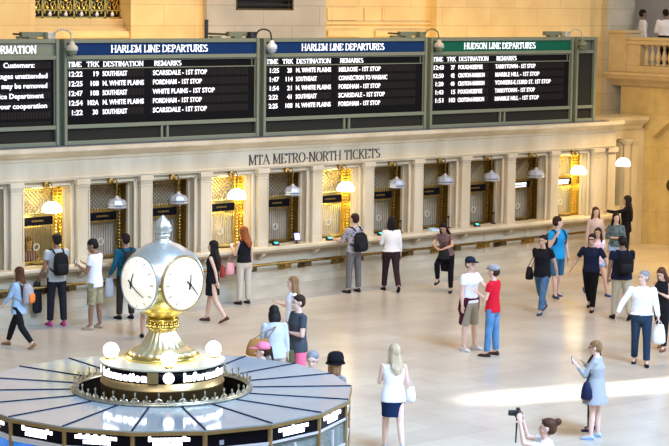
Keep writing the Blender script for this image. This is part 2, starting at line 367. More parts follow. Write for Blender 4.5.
# gilded grille in the left bay
t = thing('gilded_grille', (2.85, YW, 6.13), 'pierced gilded scroll grille set in the orange stone at upper left', 'grille')
w = MB(); w.box(1.5, 3.96, YW+.17, YW+.19, 6.13, 8.4); w.build('backing', M['dark'], t)
w = MB()
for i in range(7): xx = 1.52+i*.405; w.box(xx-.02, xx+.02, YW+.05, YW+.12, 6.13, 8.4)
w.box(1.5, 3.96, YW+.05, YW+.12, 6.13, 6.17); w.box(1.5, 3.96, YW+.05, YW+.12, 6.30, 6.33)
w.build('frame', M['goldbright'], t)
w = MB()
for i in range(6):
    cx = 1.52+(i+.5)*.405
    for j in range(10):
        cz = 6.43+j*.2
        for s in (-1, 1):
            pts = [(cx+s*(.08+.07*cos(a*.7)*(1-a/12)), YW+.1, cz+.08*sin(a*.7)*(1-a/14)) for a in range(0, 10)]
            w.path(pts, .016, 4)
            w.path([(cx+s*(.17-.06*a_/6), YW+.09, cz-.09+.10*sin(a_)) for a_ in range(7)], .015, 4); w.ball((cx+s*.06, YW+.09, cz-.07), .03, 6, 4)
        w.ball((cx, YW+.08, cz+.1), .03, 6, 4)
w.build('scrollwork', M['goldbright'], t)
w = MB()
for i in range(6):
    cx = 1.52+(i+.5)*.405
    w = MB(); w.ball((cx, YW+.07, 6.22), (.05, .03, .045), 8, 5); w.ball((cx, YW+.07, 6.27), (.03, .03, .03), 8, 5); w.build('rosette', M['whitemetal'], t)
struct(MB().box(-8, 16.9, YB-.17, YB+.05, 3.598, 3.62), 'trim_70', mat('dark_blue_strip', (.07, .09, .12), .5))  # dark blue-grey strip on the cornice below the boards
# uplights on the office roof washing the stone above
area('roof_uplight_a', (-2.6, .9, 4.2), (-2.6, 2.6, 6.6), 6, .3, 60, WARM)
area('roof_uplight_b', (3.8, .9, 4.2), (3.9, 2.6, 6.6), 3.6, .3, 75, WARM)
area('roof_uplight_c', (11.9, .9, 4.2), (11.9, 2.6, 6.6), 3.6, .3, 75, WARM)
area('roof_uplight_d', (16.2, .9, 4.2), (16.2, 2.6, 6.6), 4, .3, 50, WARM)
area('balcony_lamp_light', (18.9, .2, 3.3), (20.5, -.6, 1.0), .6, .6, 2, (1, .74, .34))
area('balcony_lamp_light_b', (17.5, -3.2, 6.5), (18.6, -1.6, 0), 1.6, 1.6, 190, (1, .66, .24), 110)

# right hand side: balcony wall with niche, ledge, parapet
XR = 20.38
w = MB()
w.box(XR, XR+.5, 1.24, 2.4, 0, 4.4); w.box(XR, XR+.5, -9, -1.5, 0, 4.4)
pts = [(1.24, 2.95)]+[(1.24-(2.74)*i/12, 2.95+.75*sin(pi*i/12)) for i in range(1, 12)]+[(-1.5, 2.95)]
w.prism(pts+[(-1.5, 4.4), (1.24, 4.4)], 'x', XR, XR+.5)
w.box(XR+.3, XR+.5, -1.5, 1.24, 0, 4.2)
struct(w, 'wall_right', M['stone_right'])
t = tag(MB().tube((XR+.3, .72, 1.66), (XR+.26, .72, 1.66), .17, n=24).build('bronze_medallion', M['darkbrass'], loc=(XR+.3, .72, 1.66)), 'small round dark bronze medallion on the stone wall of the arched niche', 'medallion')
w = MB(); w.prism([(20.65, 4.32), (20.5, 4.36), (20.42, 4.46), (20.28, 4.55), (20.24, 4.62), (20.2, 4.66), (20.2, 4.73), (21, 4.73)], 'y', -9, 2.72)
struct(w, 'trim_%d' % tn, M['rail_stone']).location.x = -.2; tn += 1
t = PARAPET = thing('balcony_parapet', (20.5, 1, 4.73), 'stone balcony parapet with turned balusters, upper right', 'railing')
w = MB(); w.box(20.40, 20.78, -9, 2.1, 4.73, 4.92); w.box(20.38, 20.82, -9, 2.1, 5.5, 5.62); w.box(20.34, 20.86, -9, 2.1, 5.62, 5.70); w.box(20.42, 20.76, 1.62, 2.1, 4.92, 5.5); w.build('rail', M['rail_stone'], t, bevel=.012)
w = MB(); w.box(20.36, 20.95, 2.08, 2.76, 4.73, 5.80); w.box(20.32, 20.98, 2.04, 2.79, 5.80, 5.88); w.build('pier', M['rail_stone'], t, bevel=.012)
for i in range(20):
    yy = 1.50-i*.205
    MB().lathe([(.075, 0), (.075, .05), (.035, .07), (.05, .12), (.078, .20), (.07, .27), (.035, .42), (.028, .47), (.045, .49), (.035, .52), (.07, .54), (.07, .58)], (20.58, yy, 4.92), 14).build('baluster', M['rail_stone'], t, smooth=True)
PARAPET.location.x -= .2
struct(MB().box(20.45, 32, -9, 3.2, 4.4, 4.729), 'floor_balcony', M['stone_far'])
struct(MB().box(26, 26.4, -9, 14, 4, 14), 'wall_far', M['stone_far'])
struct(MB().box(21.6, 26.2, 5.6, 6, 4, 14), 'wall_far_side', M['stone_far'])

# ================================================================ DEPARTURE BOARDS
def board(x0, x1, title, tcolor, rows, label, info=False):
    """one bay between posts at x0 and x1"""
    t = thing('departure_board', ((x0+x1)/2, YB+.2, 3.6), label, 'departure board', 'boards above the ticket office')
    w = MB()
    w.box(x0-.13, x0-.06, YB-.09, YB+.3, 3.62, 5.76); w.box(x0+.06, x0+.13, YB-.09, YB+.3, 3.62, 5.76) 
    a, b = x0+.13, x1-.13
    w.box(a, b, YB-.07, YB+.3, 3.62, 3.70); w.box(a, b, YB-.08, YB+.3, 3.95, 4.03); w.box(a, b, YB-.08, YB+.3, 5.35, 5.43); w.box(a, b, YB-.07, YB+.3, 5.68, 5.76)
    w.box((a+b)/2-.1, (a+b)/2-.045, YB-.06, YB+.3, 3.7, 3.95); w.box((a+b)/2+.045, (a+b)/2+.1, YB-.06, YB+.3, 3.7, 3.95)
    w.box(a, a+.03, YB-.04, YB+.1, 4.03, 5.35); w.box(b-.03, b, YB-.04, YB+.1, 4.03, 5.35)
    w.build('frame', M['green_light'], t, bevel=.008)
    w = MB(); w.box(x0-.06, x1-.06, YB+.02, YB+.32, 3.62, 5.7); w.build('cabinet', M['green'], t)
    w = MB(); w.box(a, b, YB-.01, YB+.02, 3.70, 3.95); w.build('louvre', M['louvre'], t)
    hd = MB().box(a, b, YB-.03, YB+.02, 5.43, 5.68).build('header_panel', tcolor, t)
    tw = len(title)*.118
    cx = (a+b)/2-tw/2-.04 if not info else -.08-tw*.93
    serif(title, .145, tw*.95, cx, 5.485, YB-.036, YB-.03, thick=.14, thin=.065).build('lettering', M['white_text'], hd)
    dp = MB().box(a+.03, b-.03, YB-.03, YB+.02, 4.03, 5.35).build('display_panel', M['black'], t)
    if not info:
        w = MB(); w.box(a+.03, b-.03, YB-.05, YB-.03, 5.155, 5.175); w.box(a+.03, b-.03, YB-.05, YB-.03, 5.325, 5.34); w.box(a+.03, a+.045, YB-.05, YB-.03, 5.155, 5.34); w.box(b-.12, b-.105, YB-.05, YB-.03, 5.155, 5.34); w.build('column_frame', M['green_light'], dp)
        for s, dx, wd in (('TIME', .17, .33), ('TRK', .62, .31), ('DESTINATION', 1.02, 1.0), ('REMARKS', 2.29, .70)):
            serif(s, .10, wd, x0+dx, 5.20, YB-.036, YB-.03, thick=.14, thin=.065).build('lettering', M['white_text'], dp)
        w = MB()
        for i in range(5):
            z = 5.06-i*.195
            for c in range(36):
                xx = x0+2.2+c*.0715
                if xx > b-.25: break
                w.box(xx+.004, xx+.058, YB-.034, YB-.03, z-.07, z+.07)
        w.build('split_flaps', M['slat'], dp); w = MB()
        for i in range(5):
            z = 5.06-i*.195
            for c in range(15): xx = x0+1.0+c*.069; w.box(xx+.004, xx+.058, YB-.034, YB-.03, z-.07, z+.07)
        w.build('split_flaps', M['slat'], dp); w = MB()
        for i in range(5):
            z = 5.06-i*.195
            for c in range(5): xx = x0+.17+c*.066; w.box(xx+.004, xx+.058, YB-.034, YB-.03, z-.07, z+.07)
        w.build('split_flaps', M['slat'], dp)
        for i, r in enumerate(rows):
            z = 5.06-i*.195-.055
            for s, dx, pitch, right in ((r[0], .17, .066, 5), (r[1], .62, .068, 4), (r[2], 1.0, .0685, 0), (r[3], 2.25, .0705, 0)):
                n = len(s); xx = x0+dx+((right-n)*pitch if right else 0)
                text(s, xx, YB-.04, z, .105, n*pitch-.012, M['flap_text'], dp, bold=.0015)
    else:
        for i, (s, xr) in enumerate(rows):
            z = (5.20, 4.985, 4.79, 4.59, 4.39)[i]
            text(s, xr-len(s)*.072, YB-.04, z, .105, len(s)*.072-.01, M['flap_text'], dp, bold=.0015)
        w = MB()
        for i in range(7):
            z = 5.25-i*.2
            for c in range(68):
                xx = b-.1-c*.072
                if xx < a+.1: break
                w.box(xx-.06, xx-.004, YB-.034, YB-.03, z-.07, z+.07)
        w.build('split_flaps', M['slat'], dp)
    return t
S1 = '- 1ST STOP'
BX = [-4.53, .50, 5.60, 10.60, 15.64]
board(BX[0], BX[1], 'INFORMATION', M['green_light'], [('Customers:', -.10), ('packages unattended', .19), ('as may be removed', .19), ('Police Department', .10), ('your cooperation', .19)], 'grey green framed black message board at far left headed INFORMATION', True)
board(BX[1], BX[2], 'HARLEM LINE DEPARTURES', M['blue'], [('12:22', '19', 'SOUTHEAST', 'SCARSDALE '+S1), ('12:25', '108', 'N. WHITE PLAINS', 'FORDHAM '+S1), ('12:47', '108', 'SOUTHEAST', 'WHITE PLAINS '+S1), ('12:54', '102A', 'N. WHITE PLAINS', 'FORDHAM '+S1), ('1:22', '30', 'SOUTHEAST', 'SCARSDALE '+S1)], 'departure board with blue HARLEM LINE header, directly right of the INFORMATION board')
board(BX[2], BX[3], 'HARLEM LINE DEPARTURES', M['blue'], [('1:25', '28', 'N. WHITE PLAINS', 'MELROSE '+S1), ('1:47', '114', 'SOUTHEAST', 'CONNECTION TO WASSAIC'), ('1:54', '21', 'N. WHITE PLAINS', 'FORDHAM '+S1), ('2:22', '41', 'SOUTHEAST', 'SCARSDALE '+S1), ('2:25', '108', 'N. WHITE PLAINS', 'FORDHAM '+S1)], 'departure board with blue HARLEM LINE header, directly left of the green headed one')
board(BX[3], BX[4], 'HUDSON LINE DEPARTURES', M['hgreen'], [('12:43', '27', 'POUGHKEEPSIE', 'TARRYTOWN '+S1), ('12:50', '42', 'CROTON-HARMON', 'MARBLE HILL '+S1), ('1:20', '40', 'CROTON-HARMON', 'YONKERS-E.153RD ST. 1ST STOP'), ('1:43', '15', 'POUGHKEEPSIE', 'TARRYTOWN '+S1), ('1:51', '103', 'CROTON-HARMON', 'MARBLE HILL '+S1)], 'departure board with green HUDSON LINE DEPARTURES header, rightmost board')
t = thing('board_end_panel', (16.1, YB+.2, 3.6), 'narrow grey green framed louvred panel closing the right end of the boards', 'panel')
a = BX[4]
w = MB()
for q in ((a-.13, a-.06), (a+.06, a+.13), (a+.72, a+.82)): w.box(q[0], q[1], YB-.09, YB+.3, 3.62, 5.76)
for q in ((3.62, 3.70), (3.95, 4.03), (5.35, 5.43), (5.68, 5.76)): w.box(a+.13, a+.72, YB-.07, YB+.3, *q)
w.build('frame', M['green_light'], t, bevel=.008)
MB().box(a-.06, a+.75, YB+.02, YB+.32, 3.62, 5.7).build('cabinet', M['green'], t)
MB().box(a+.13, a+.72, YB-.01, YB+.02, 3.7, 5.35).build('louvre', M['louvre'], t)

# cameras and clutter on top of the boards
def dome(x, body, dcol, label, hang=.0):
    t = thing('security_camera', (x, YB+.05, 5.76), label, 'security camera', 'security cameras on the boards')
    MB().box(x-.16, x+.02, YB-.02, YB+.16, 5.76, 5.90).build('mount_box', body, t, bevel=.01)
    pts = [(x-.02+.16*(1-cos(a)), YB-.05-.10*(1-cos(a))/2, 5.84+.12*sin(a)) for a in [pi*i/8 for i in range(9)]]; pts.append((x+.30, YB-.17, 5.72))
    MB().path(pts, .018, 8).build('gooseneck', body, t, smooth=True)
    c = (x+.30, YB-.18, 5.56)
    MB().lathe([(.03, .16), (.05, .14), (.06, .10), (.11, .06), (.12, .02), (.12, -.03)], c, 20).build('housing', dcol, t, smooth=True)
    MB().lathe([(.105, -.03), (.10, -.07), (.07, -.115), (.02, -.13)], c, 20).build('dome', M['lampshade'] if dcol == M['whitemetal'] else M['olive'], t, smooth=True)
dome(BX[1]-.12, M['beige'], M['beige'], 'beige dome security camera on the post right of the INFORMATION board')
dome(BX[2]-.1, M['dark'], M['whitemetal'], 'white dome security camera on a black gooseneck between the two blue headed boards')
dome(BX[3]-.08, M['olive'], M['beige'], 'beige dome security camera on the post between blue and green headers')
dome(BX[4]-.15, M['beige'], M['olive'], 'olive dome security camera at the right end of the green headed board')
def rig(x0, x1, label, post=False):
    t = thing('camera_mount', ((x0+x1)/2, YB+.15, 5.76), label, 'bracket', 'mounting arms on the boards')
    w = MB(); w.path([(x0, YB+.2, 5.86), ((x0+x1)/2, YB+.22, 5.84), (x1, YB+.1, 5.84)], .022, 6); w.build('arm', M['darkbrass'], t)
    w = MB(); w.box(x0+.1, x0+.35, YB+.14, YB+.26, 5.765, 5.81); w.box(x1-.65, x1-.1, YB+.1, YB+.22, 5.80, 5.90); w.box(x1-.5, x1-.3, YB+.1, YB+.25, 5.765, 5.80); w.build('clamp', M['olive'], t)
    if post: MB().box(x0-.04, x0+.02, YB+.17, YB+.23, 5.762, 6.16).build('post', M['dark'], t)
rig(-.45, .35, 'low dark mounting arm beside the leftmost dome camera')
rig(4.32, 5.5, 'dark mounting arm with upright post on top of first blue headed board', True)
rig(9.55, 10.5, 'dark mounting arm on the right end of the second blue headed board')
rig(14.9, 15.4, 'small dark mounting arm on top of the green headed board')

# ================================================================ TICKET WINDOWS AND LAMPS
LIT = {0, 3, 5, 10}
WL = {-1: 'brass ticket window partly cut off at the left edge',
 0: 'lit golden ticket window with a clerk behind, at far left',
 1: 'unlit brass ticket window behind the man in white t-shirt',
 2: 'unlit brass ticket window directly above and behind the clock finial',
 3: 'lit golden ticket window in front of the red haired woman',
 4: 'unlit brass ticket window with violet customer screen on its ledge',
 5: 'lit golden ticket window in front of the man in plaid shirt',
 6: 'unlit brass ticket window in front of the woman in white sweater',
 7: 'unlit brass ticket window behind the woman lifting her knee',
 8: 'unlit brass ticket window with black sign, between knee lifting woman and blue shirt man',
 9: 'unlit dark ticket window with white writing on its black sign',
 10: 'lit golden ticket window at the far right with white writing on its sign'}
def ticket_window(k):
    c = C0+k*PW; y = .38
    t = thing('ticket_window', (c, y, 1.17), WL[k], 'ticket window', 'ticket windows')
    g = M['goldbright'] if k in LIT else M['gold']  # lit windows get brighter brass: their glow is put into the colour
    w = MB()
    for s in (-1, 1):
        w.box(c+s*.50, c+s*.545, .2, y+.06, 1.17, 2.8)
        w.box(c+s*.36, c+s*.39, y-.02, y+.02, 1.22, 2.76)
    w.box(c-.40, c+.40, y-.03, y+.03, 1.17, 1.23); w.box(c-.40, c+.40, y-.03, y+.03, 2.14, 2.19); w.box(c-.40, c+.40, y-.03, y+.03, 1.93, 1.965); w.box(c-.5, c+.5, y-.03, y+.05, 2.72, 2.8)
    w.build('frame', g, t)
    for s in (-1, 1):   # ornate side columns
        w = MB(); w.box(c+s*.40, c+s*.50, y-.005, y+.04, 1.17, 2.76)
        for i in range(22):
            w.ball((c+s*.45, y-.015, 1.24+i*.07), (.036, .03, .026), 8, 4)
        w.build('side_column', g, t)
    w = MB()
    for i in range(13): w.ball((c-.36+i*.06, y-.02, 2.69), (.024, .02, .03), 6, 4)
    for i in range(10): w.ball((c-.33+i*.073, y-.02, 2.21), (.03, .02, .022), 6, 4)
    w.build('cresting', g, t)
    w = MB(); z0, z1, x0, x1 = 2.22, 2.66, c-.36, c+.36   # diamond lattice
    st = .09
    for d in (-1, 1):
        for i in range(-6, 15):
            a = x0+i*st; pts = [(a, z0), (a+d*(z1-z0), z1)]
            (p, q), (u, v) = pts
            if d > 0: lo, hi = max(p, x0), min(u, x1)
            else: lo, hi = max(u, x0), min(p, x1)
            if hi-lo < .02: continue
            f = lambda xx: z0+(xx-p)*d
            w.tube((lo, y, f(lo)), (hi, y, f(hi)), .0075, n=5)
    w.build('lattice', g, t)
    w = MB()
    for i in range(13): xx = c-.36+i*.06; w.tube((xx, y, 1.23), (xx, y, 1.93), .0065, n=5)
    w.build('bars', g, t)
    s = MB().box(c-.36, c+.36, y-.04, y-.01, 1.97, 2.14).build('sign_plate', M['signblack'], t)
    w = MB(); rnd = random.Random(k)
    if k in (9, 10):
        for r, (zz, hh) in enumerate(((2.05, .055), (1.99, .04))):
            xx = c-.16
            while xx < c+.24: d = rnd.uniform(.02, .05); w.box(xx, xx+d, y-.045, y-.04, zz, zz+hh); xx += d+.008
        w.build('sign_writing', M['white_text'], s)
    else:
        xx = c-.14
        while xx < c+.14: d = rnd.uniform(.012, .03); w.box(xx, xx+d, y-.045, y-.04, 2.04, 2.075); xx += d+.01
        w.build('sign_writing', M['gold'], s)
    if k != 0:
        MB().box(c-.5, c+.5, y+.10, y+.12, 1.17, 2.8).build('backing', M['tellerback'], t)
    else:
        MB().box(c-.5, c+.5, y+.10, y+.12, 2.0, 2.8).build('backing', M['tellerback'], t)
    MB().lathe([(.055, 0), (.07, .004), (.07, .012), (.055, .016)], (0, 0, 0), 20)
    w = MB()   # speaking hole ring and scooped pay tray
    n = 20; ring = [[(c-.02+r*cos(2*pi*j/n), yy, 1.52+r*sin(2*pi*j/n)) for j in range(n)] for r, yy in ((.055, y-.02), (.075, y-.02), (.075, y-.01), (.055, y-.01))]
    w.rings(ring+[ring[0]], cap=False); w.build('speaking_ring', M['silver'], t)
    w = MB(); w.box(c-.14, c+.14, .16, .36, 1.17, 1.195); w.build('pay_tray', M['darkbrass'], t)
    if k in LIT:
        for zz, e in ((2.62, 9), (1.75, 5 if k else 1.5)):
            l = bpy.data.lights.new('ticket_window_light', 'AREA'); l.size = .5; l.size_y = .05; l.shape = 'RECTANGLE'; l.energy = e*.45; l.color = (1, .80, .38)
            o = bpy.data.objects.new('ticket_window_light', l); C.objects.link(o); o.location = (c, .08, zz+.1); o.rotation_euler = (R(55), 0, 0)
    return t
for k in KS: ticket_window(k)
LL = {-1: 'at the far left edge', 0: 'at the clerk window, far left', 1: 'over the man in white t-shirt', 2: 'right above the clock finial', 3: 'over the red haired woman', 4: 'under the letters MET', 5: 'over the man in plaid shirt',
      6: 'over the woman in white sweater', 7: 'above the woman lifting her knee', 8: 'second unlit one right of the knee lifting woman', 9: 'last unlit one before the far right window', 10: 'above the blue shirt man at right'}
LL[8] = 'next right from the one above the knee lifting woman'
def lamp(x, y, z, on, label, long=False):
    t = thing('hanging_lamp', (x, y, z), label, 'lamp', 'lamps hanging before the ticket windows')
    if not long:
        w = MB(); w.box(x-.10, x+.02, -.08, -.05, 2.78, 2.92); w.ball((x-.04, -.09, 2.85), (.07, .04, .06), 10, 6); w.ball((x-.08, -.10, 2.80), .035, 8, 5); w.ball((x+.01, -.10, 2.80), .035, 8, 5)
        w.build('scroll_bracket', M['gold'], t)
        pts = [(x-.02, -.1, 2.86), (x+.03, -.16, 2.88), (x+.02, y, 2.80), (x, y, 2.72), (x, y, z+.14)]
    else:
        pts = [(x, 1.51, 2.86), (x, y+.3, 2.92), (x, y+.1, 2.88), (x, y, 2.8), (x, y, z+.14)]
    MB().path(pts, .013, 6).build('arm', M['gold'], t)
    w = MB(); w.lathe([(.02, .15), (.035, .14), (.04, .11), (.07, .10), (.09, .085), (.10, .06)], (x, y, z), 16)
    w.build('cap', M['lampshade'] if not on else M['gold'], t, smooth=True)
    w = MB(); w.lathe([(.10, .08), (.17, .06), (.185, .03), (.205, -.02), (.21, -.09), (.19, -.11), (.10, -.12)] if not on else [(.05, .12), (.10, .10), (.15, .06), (.19, .0), (.205, -.06), (.20, -.09), (.16, -.10)], (x, y, z), 8 if not on else 24)
    sh = w.build('shade', M['lit'] if on else M['lampshade'], t, smooth=on)
    if not on: MB().lathe([(.208, -.045), (.208, -.06)], (x, y, z), 8).build('rim_band', M['darkbrass'], sh)
    if on:
        l = bpy.data.lights.new('bulb_light', 'POINT'); l.energy = 7 if not long else 2.5; l.color = (1, .80, .42); l.shadow_soft_size = .12
        o = bpy.data.objects.new('bulb_light', l); C.objects.link(o); o.location = (x, y-.02, z-.26)
for k in KS:
    lamp(C0+k*PW-.02, -.24, 2.39, k in LIT, ('glowing white' if k in LIT else 'unlit grey')+' hanging lamp '+LL[k])
lamp(18.95, 1.0, 2.36, True, 'glowing white hanging lamp in the recessed corner over the woman in black', True)
area('office_light', (.4, 1.3, 3.2), (.3, 1.1, 1.2), 1.6, .5, 22, (1, .95, .82))
# little things on the ledge
def pay(k, dx, m, label):
    c = C0+k*PW+dx
    t = thing('card_terminal', (c, -.12, 1.17), label, 'card terminal', 'card terminals on the counter')
    MB().hexa([(c-.07, -.18, 1.17), (c+.07, -.18, 1.17), (c+.07, -.06, 1.17), (c-.07, -.06, 1.17), (c-.07, -.15, 1.21), (c+.07, -.15, 1.21), (c+.07, -.06, 1.27), (c-.07, -.06, 1.27)]).build('body', M['dark'], t)
    MB().hexa([(c-.05, -.153, 1.213), (c+.05, -.153, 1.213), (c+.05, -.10, 1.24), (c-.05, -.10, 1.24), (c-.05, -.155, 1.218), (c+.05, -.155, 1.218), (c+.05, -.10, 1.248), (c-.05, -.10, 1.248)]).build('screen', m, t)
pay(0, .22, M['cyan'], 'card terminal with cyan screen above the denim shirt woman')
pay(4, -.38, M['cyan'], 'small dark terminal left of the violet screen')
pay(5, -.38, M['cyan'], 'small terminal left of the man in plaid shirt')
pay(6, -.38, M['cyan'], 'small teal terminal left of the woman in white sweater')
pay(8, -.36, M['cyan'], 'small green lit terminal on the ledge to the right of the knee lifting woman')
c = C0+4*PW+.24
t = thing('customer_screen', (c, -.1, 1.17), 'small tilted screen glowing violet on the marble ledge', 'screen')
MB().tube((c, -.08, 1.17), (c, -.06, 1.30), .02).lathe([(.07, 0), (.07, .012)], (c, -.08, 1.17), 16).build('stand', M['dark'], t)
MB().hexa([(c-.08, -.12, 1.23), (c+.08, -.14, 1.23), (c+.08, -.10, 1.23), (c-.08, -.08, 1.23), (c-.08, -.08, 1.42), (c+.08, -.10, 1.42), (c+.08, -.06, 1.42), (c-.08, -.04, 1.42)]).build('casing', M['dark'], t)
MB().hexa([(c-.065, -.123, 1.25), (c+.06, -.14, 1.25), (c+.06, -.13, 1.25), (c-.08, -.113, 1.25), (c-.08, -.09, 1.40), (c+.06, -.107, 1.40), (c+.06, -.10, 1.40), (c-.08, -.083, 1.40)]).build('display', M['violet'], t)
c = C0+7*PW-.25
t = tag(MB().hexa([(c-.12, -.2, 1.17), (c+.12, -.2, 1.17), (c+.12, -.02, 1.17), (c-.12, -.02, 1.17), (c-.11, -.19, 1.20), (c+.11, -.19, 1.20), (c+.11, -.03, 1.23), (c-.11, -.03, 1.23)]).build('paper_tray', mat('pale_blue_paper', (.45, .66, .85), .6), loc=(c, -.1, 1.17)), 'pale blue paper stack on the ledge left of the knee lifting woman', 'paper')
for k, dx in ((6, .40), (8, .38), (7, .40)):
    c = C0+k*PW+dx
    t = thing('small_microphone', (c, .05, 1.17), {6: 'dark goose neck microphone right of the woman in white sweater', 7: 'dark goose neck microphone above the knee lifting woman', 8: 'dark goose neck microphone in the window with the green lit terminal'}[k], 'microphone')
    MB().lathe([(.06, 0), (.06, .02), (.02, .03)], (c, .05, 1.17), 14).build('foot', M['dark'], t)
    MB().path([(c, .05, 1.19), (c, .04, 1.36), (c-.05, 0, 1.44)], .012, 6).build('neck', M['dark'], t)
    MB().ball((c-.06, -.01, 1.45), (.035, .03, .03), 10, 6).build('head', M['dark'], t)

# ================================================================ INFORMATION BOOTH
M['crest'] = mat('tarnished_nickel', (.72, .68, .56), .35, .9, noise=(8, (.52, .45, .30)))
BC = Vector((-10.1214, -18.762, 0)); BR = 1.758; ZR = 3.036; A0 = -113.37
def bp(r, a, z): return (BC.x+r*cos(R(a)), BC.y+r*sin(R(a)), z)
booth = thing('information_booth', (BC.x, BC.y, 0), 'round information booth with pale glass roof and bronze framed glowing signs', 'booth')
NB = 18; va = [A0+20*k for k in range(NB)]
rs = [[bp(BR, a, ZR-.02) for a in va], [bp(BR, a, ZR) for a in va], [bp(.82, a, ZR) for a in va], [bp(.82, a, ZR-.02) for a in va]]
MB().rings(rs+[rs[0]], cap=False).build('roof', M['roof'], booth)
for a in va:
    p = Vector((cos(R(a)), sin(R(a)))); q = Vector((-p.y, p.x))*.008
    f = lambda r, s, z: (BC.x+p.x*r+s*q.x, BC.y+p.y*r+s*q.y, z)
    MB().hexa([f(.84, -1, ZR-.01), f(1.757, -1, ZR-.01), f(1.757, 1, ZR-.01), f(.84, 1, ZR-.01), f(.84, -1, ZR+.008), f(1.757, -1, ZR+.008), f(1.757, 1, ZR+.008), f(.84, 1, ZR+.008)]).build('seam', M['seam'], booth)
def band(r0, r1, z0, z1): 
    rs = [[bp(r1, a, z0) for a in va], [bp(r1, a, z1) for a in va], [bp(r0, a, z1) for a in va], [bp(r0, a, z0) for a in va]]
    return MB().rings(rs+[rs[0]], cap=False)
band(1.70, 1.768, 2.993, 3.024).build('roof_rim', M['bronze'], booth)
band(1.70, 1.745, 2.852, 2.873).build('sign_sill', M['whitemetal'], booth)
band(1.60, 1.76, 1.05, 1.12).build('service_counter', M['stone'], booth)
band(1.66, 1.70, 0, 1.05).build('base_wall', M['stone_low'], booth)
band(1.66, 1.72, 0, .15).build('plinth', M['darkbrass'], booth)
band(1.69, 1.72, 2.38, 2.42).build('transom', M['bronze'], booth)
band(.84, 1.70, 2.80, 2.812).build('inner_ceiling', M['tellerback'], booth)
for k, a in enumerate(va):
    w = MB(); w.tube(bp(1.73, a, 1.12), bp(1.73, a, 2.995), .022, n=8); w.build('frame_post', M['bronze'], booth)
    am = a+10; rr = 1.735*cos(R(10)); hw = 1.735*sin(R(10))-.022
    o = Vector((cos(R(am)), sin(R(am)), 0)); q = Vector((-o.y, o.x, 0))
    P = lambda s, d, z: tuple(BC+o*(rr+d)+q*s+Vector((0, 0, z)))
    def slab(mb, s0, s1, d0, d1, z0, z1): return mb.hexa([P(s0, d0, z0), P(s1, d0, z0), P(s1, d1, z0), P(s0, d1, z0), P(s0, d0, z1), P(s1, d0, z1), P(s1, d1, z1), P(s0, d1, z1)])
    sg = slab(MB(), -hw, hw, -.02, 0, 2.873, 2.993).build('sign_panel', M['signblack'], booth)
    vis = abs(((am+125)+180) % 360-180) < 85
    if vis and k != 0:
        w = MB(); rnd = random.Random(k*3+1)
        lines = {0: (.20, .12), -1: (.17, .12)}.get(0)
        for (zz, hh, L) in ((2.938, .03, .18), (2.897, .03, .12)):
            s = -L+rnd.uniform(-.03, .01)
            while s < L-.02:
                d = rnd.uniform(.022, .034); e = rnd.choice((0, 0, .012)); slab(w, s, s+d, 0, .004, zz, zz+hh+e); s += d+.006
        w.build('lettering', M['signglow'], sg)
    if k == 0: slab(MB(), -.17, -.13, 0, .004, 2.89, 2.93).build('lettering', M['lampshade'], sg)
    scr = abs(((am+125)+180) % 360-180)
    left = ((am+125)+180) % 360-180
    mm = M['screen'] if -75 < left < 30 else M['glass']
    slab(MB(), -hw, hw, -.02, -.005, 2.42, 2.85).build('display_pane' if mm is M['screen'] else 'window_pane', mm, booth)
    slab(MB(), -hw, hw, -.02, -.01, 1.12, 2.38).build('window_pane', M['glass'], booth)
    w = MB(); slab(w, -hw, hw, -.01, .01, 2.62, 2.64); slab(w, -.01, .01, -.01, .01, 2.42, 2.815); 
    if mm is M['glass']: w.build('mullion', M['whitemetal'], booth)
    else: slab(MB(), -hw, hw, -.005, .012, 2.83, 2.85).build('screen_bezel', M['whitemetal'], booth)
# well around the drum, crest railing
MB().lathe([(.50, 2.815), (.83, 2.815), (.83, 3.042), (.80, 3.042), (.80, 2.83), (.50, 2.83)], tuple(BC), 48).build('well', mat('well_dark', (.012, .009, .007), .8, spec=.1), booth)
w = MB(); w.lathe([(.79, 3.04), (.83, 3.04), (.83, 3.058), (.79, 3.058), (.79, 3.04)], tuple(BC), 64, cap=False); w.build('crest_base', M['crest'], booth, smooth=True)
for i in range(48):
    a = i*7.5; big = i % 2; w = MB()
    h = .085 if big else .06
    w.tube(bp(.81, a, 3.06), bp(.81, a, 3.06+h), .006, n=5); w.ball(bp(.81, a, 3.06+h), (.011, .011, .016), 6, 4)
    for s in (-1, 1):
        w.path([bp(.81, a+s*.4, 3.065), bp(.81, a+s*1.8, 3.09), bp(.81, a+s*2.6, 3.08), bp(.81, a+s*1.9, 3.068)], .006, 5)
    if big: w.path([bp(.81, a-1.6, 3.095), bp(.81, a, 3.105), bp(.81, a+1.6, 3.095)], .005, 5)
    w.tube(bp(.81, a-3.75, 3.064), bp(.81, a+3.75, 3.064), .007, n=5)
    w.build('crest_ornament', M['crest'], booth)
dr = MB().lathe([(.56, 2.84), (.56, 3.10), (.57, 3.11), (.57, 3.125), (.555, 3.135), (.555, 3.185)], tuple(BC), 64).build('drum', M['bronze'], booth, smooth=True)
top = MB().lathe([(.555, 3.295), (.575, 3.30), (.575, 3.315), (.40, 3.325), (.02, 3.325)], tuple(BC), 64).build('drum_top', mat('cream_enamel', (.80, .74, .55), .25, .2), booth)
sgn = MB().lathe([(.556, 3.185), (.556, 3.295)], tuple(BC), 64).build('drum_sign', M['signblack'], booth, smooth=True)
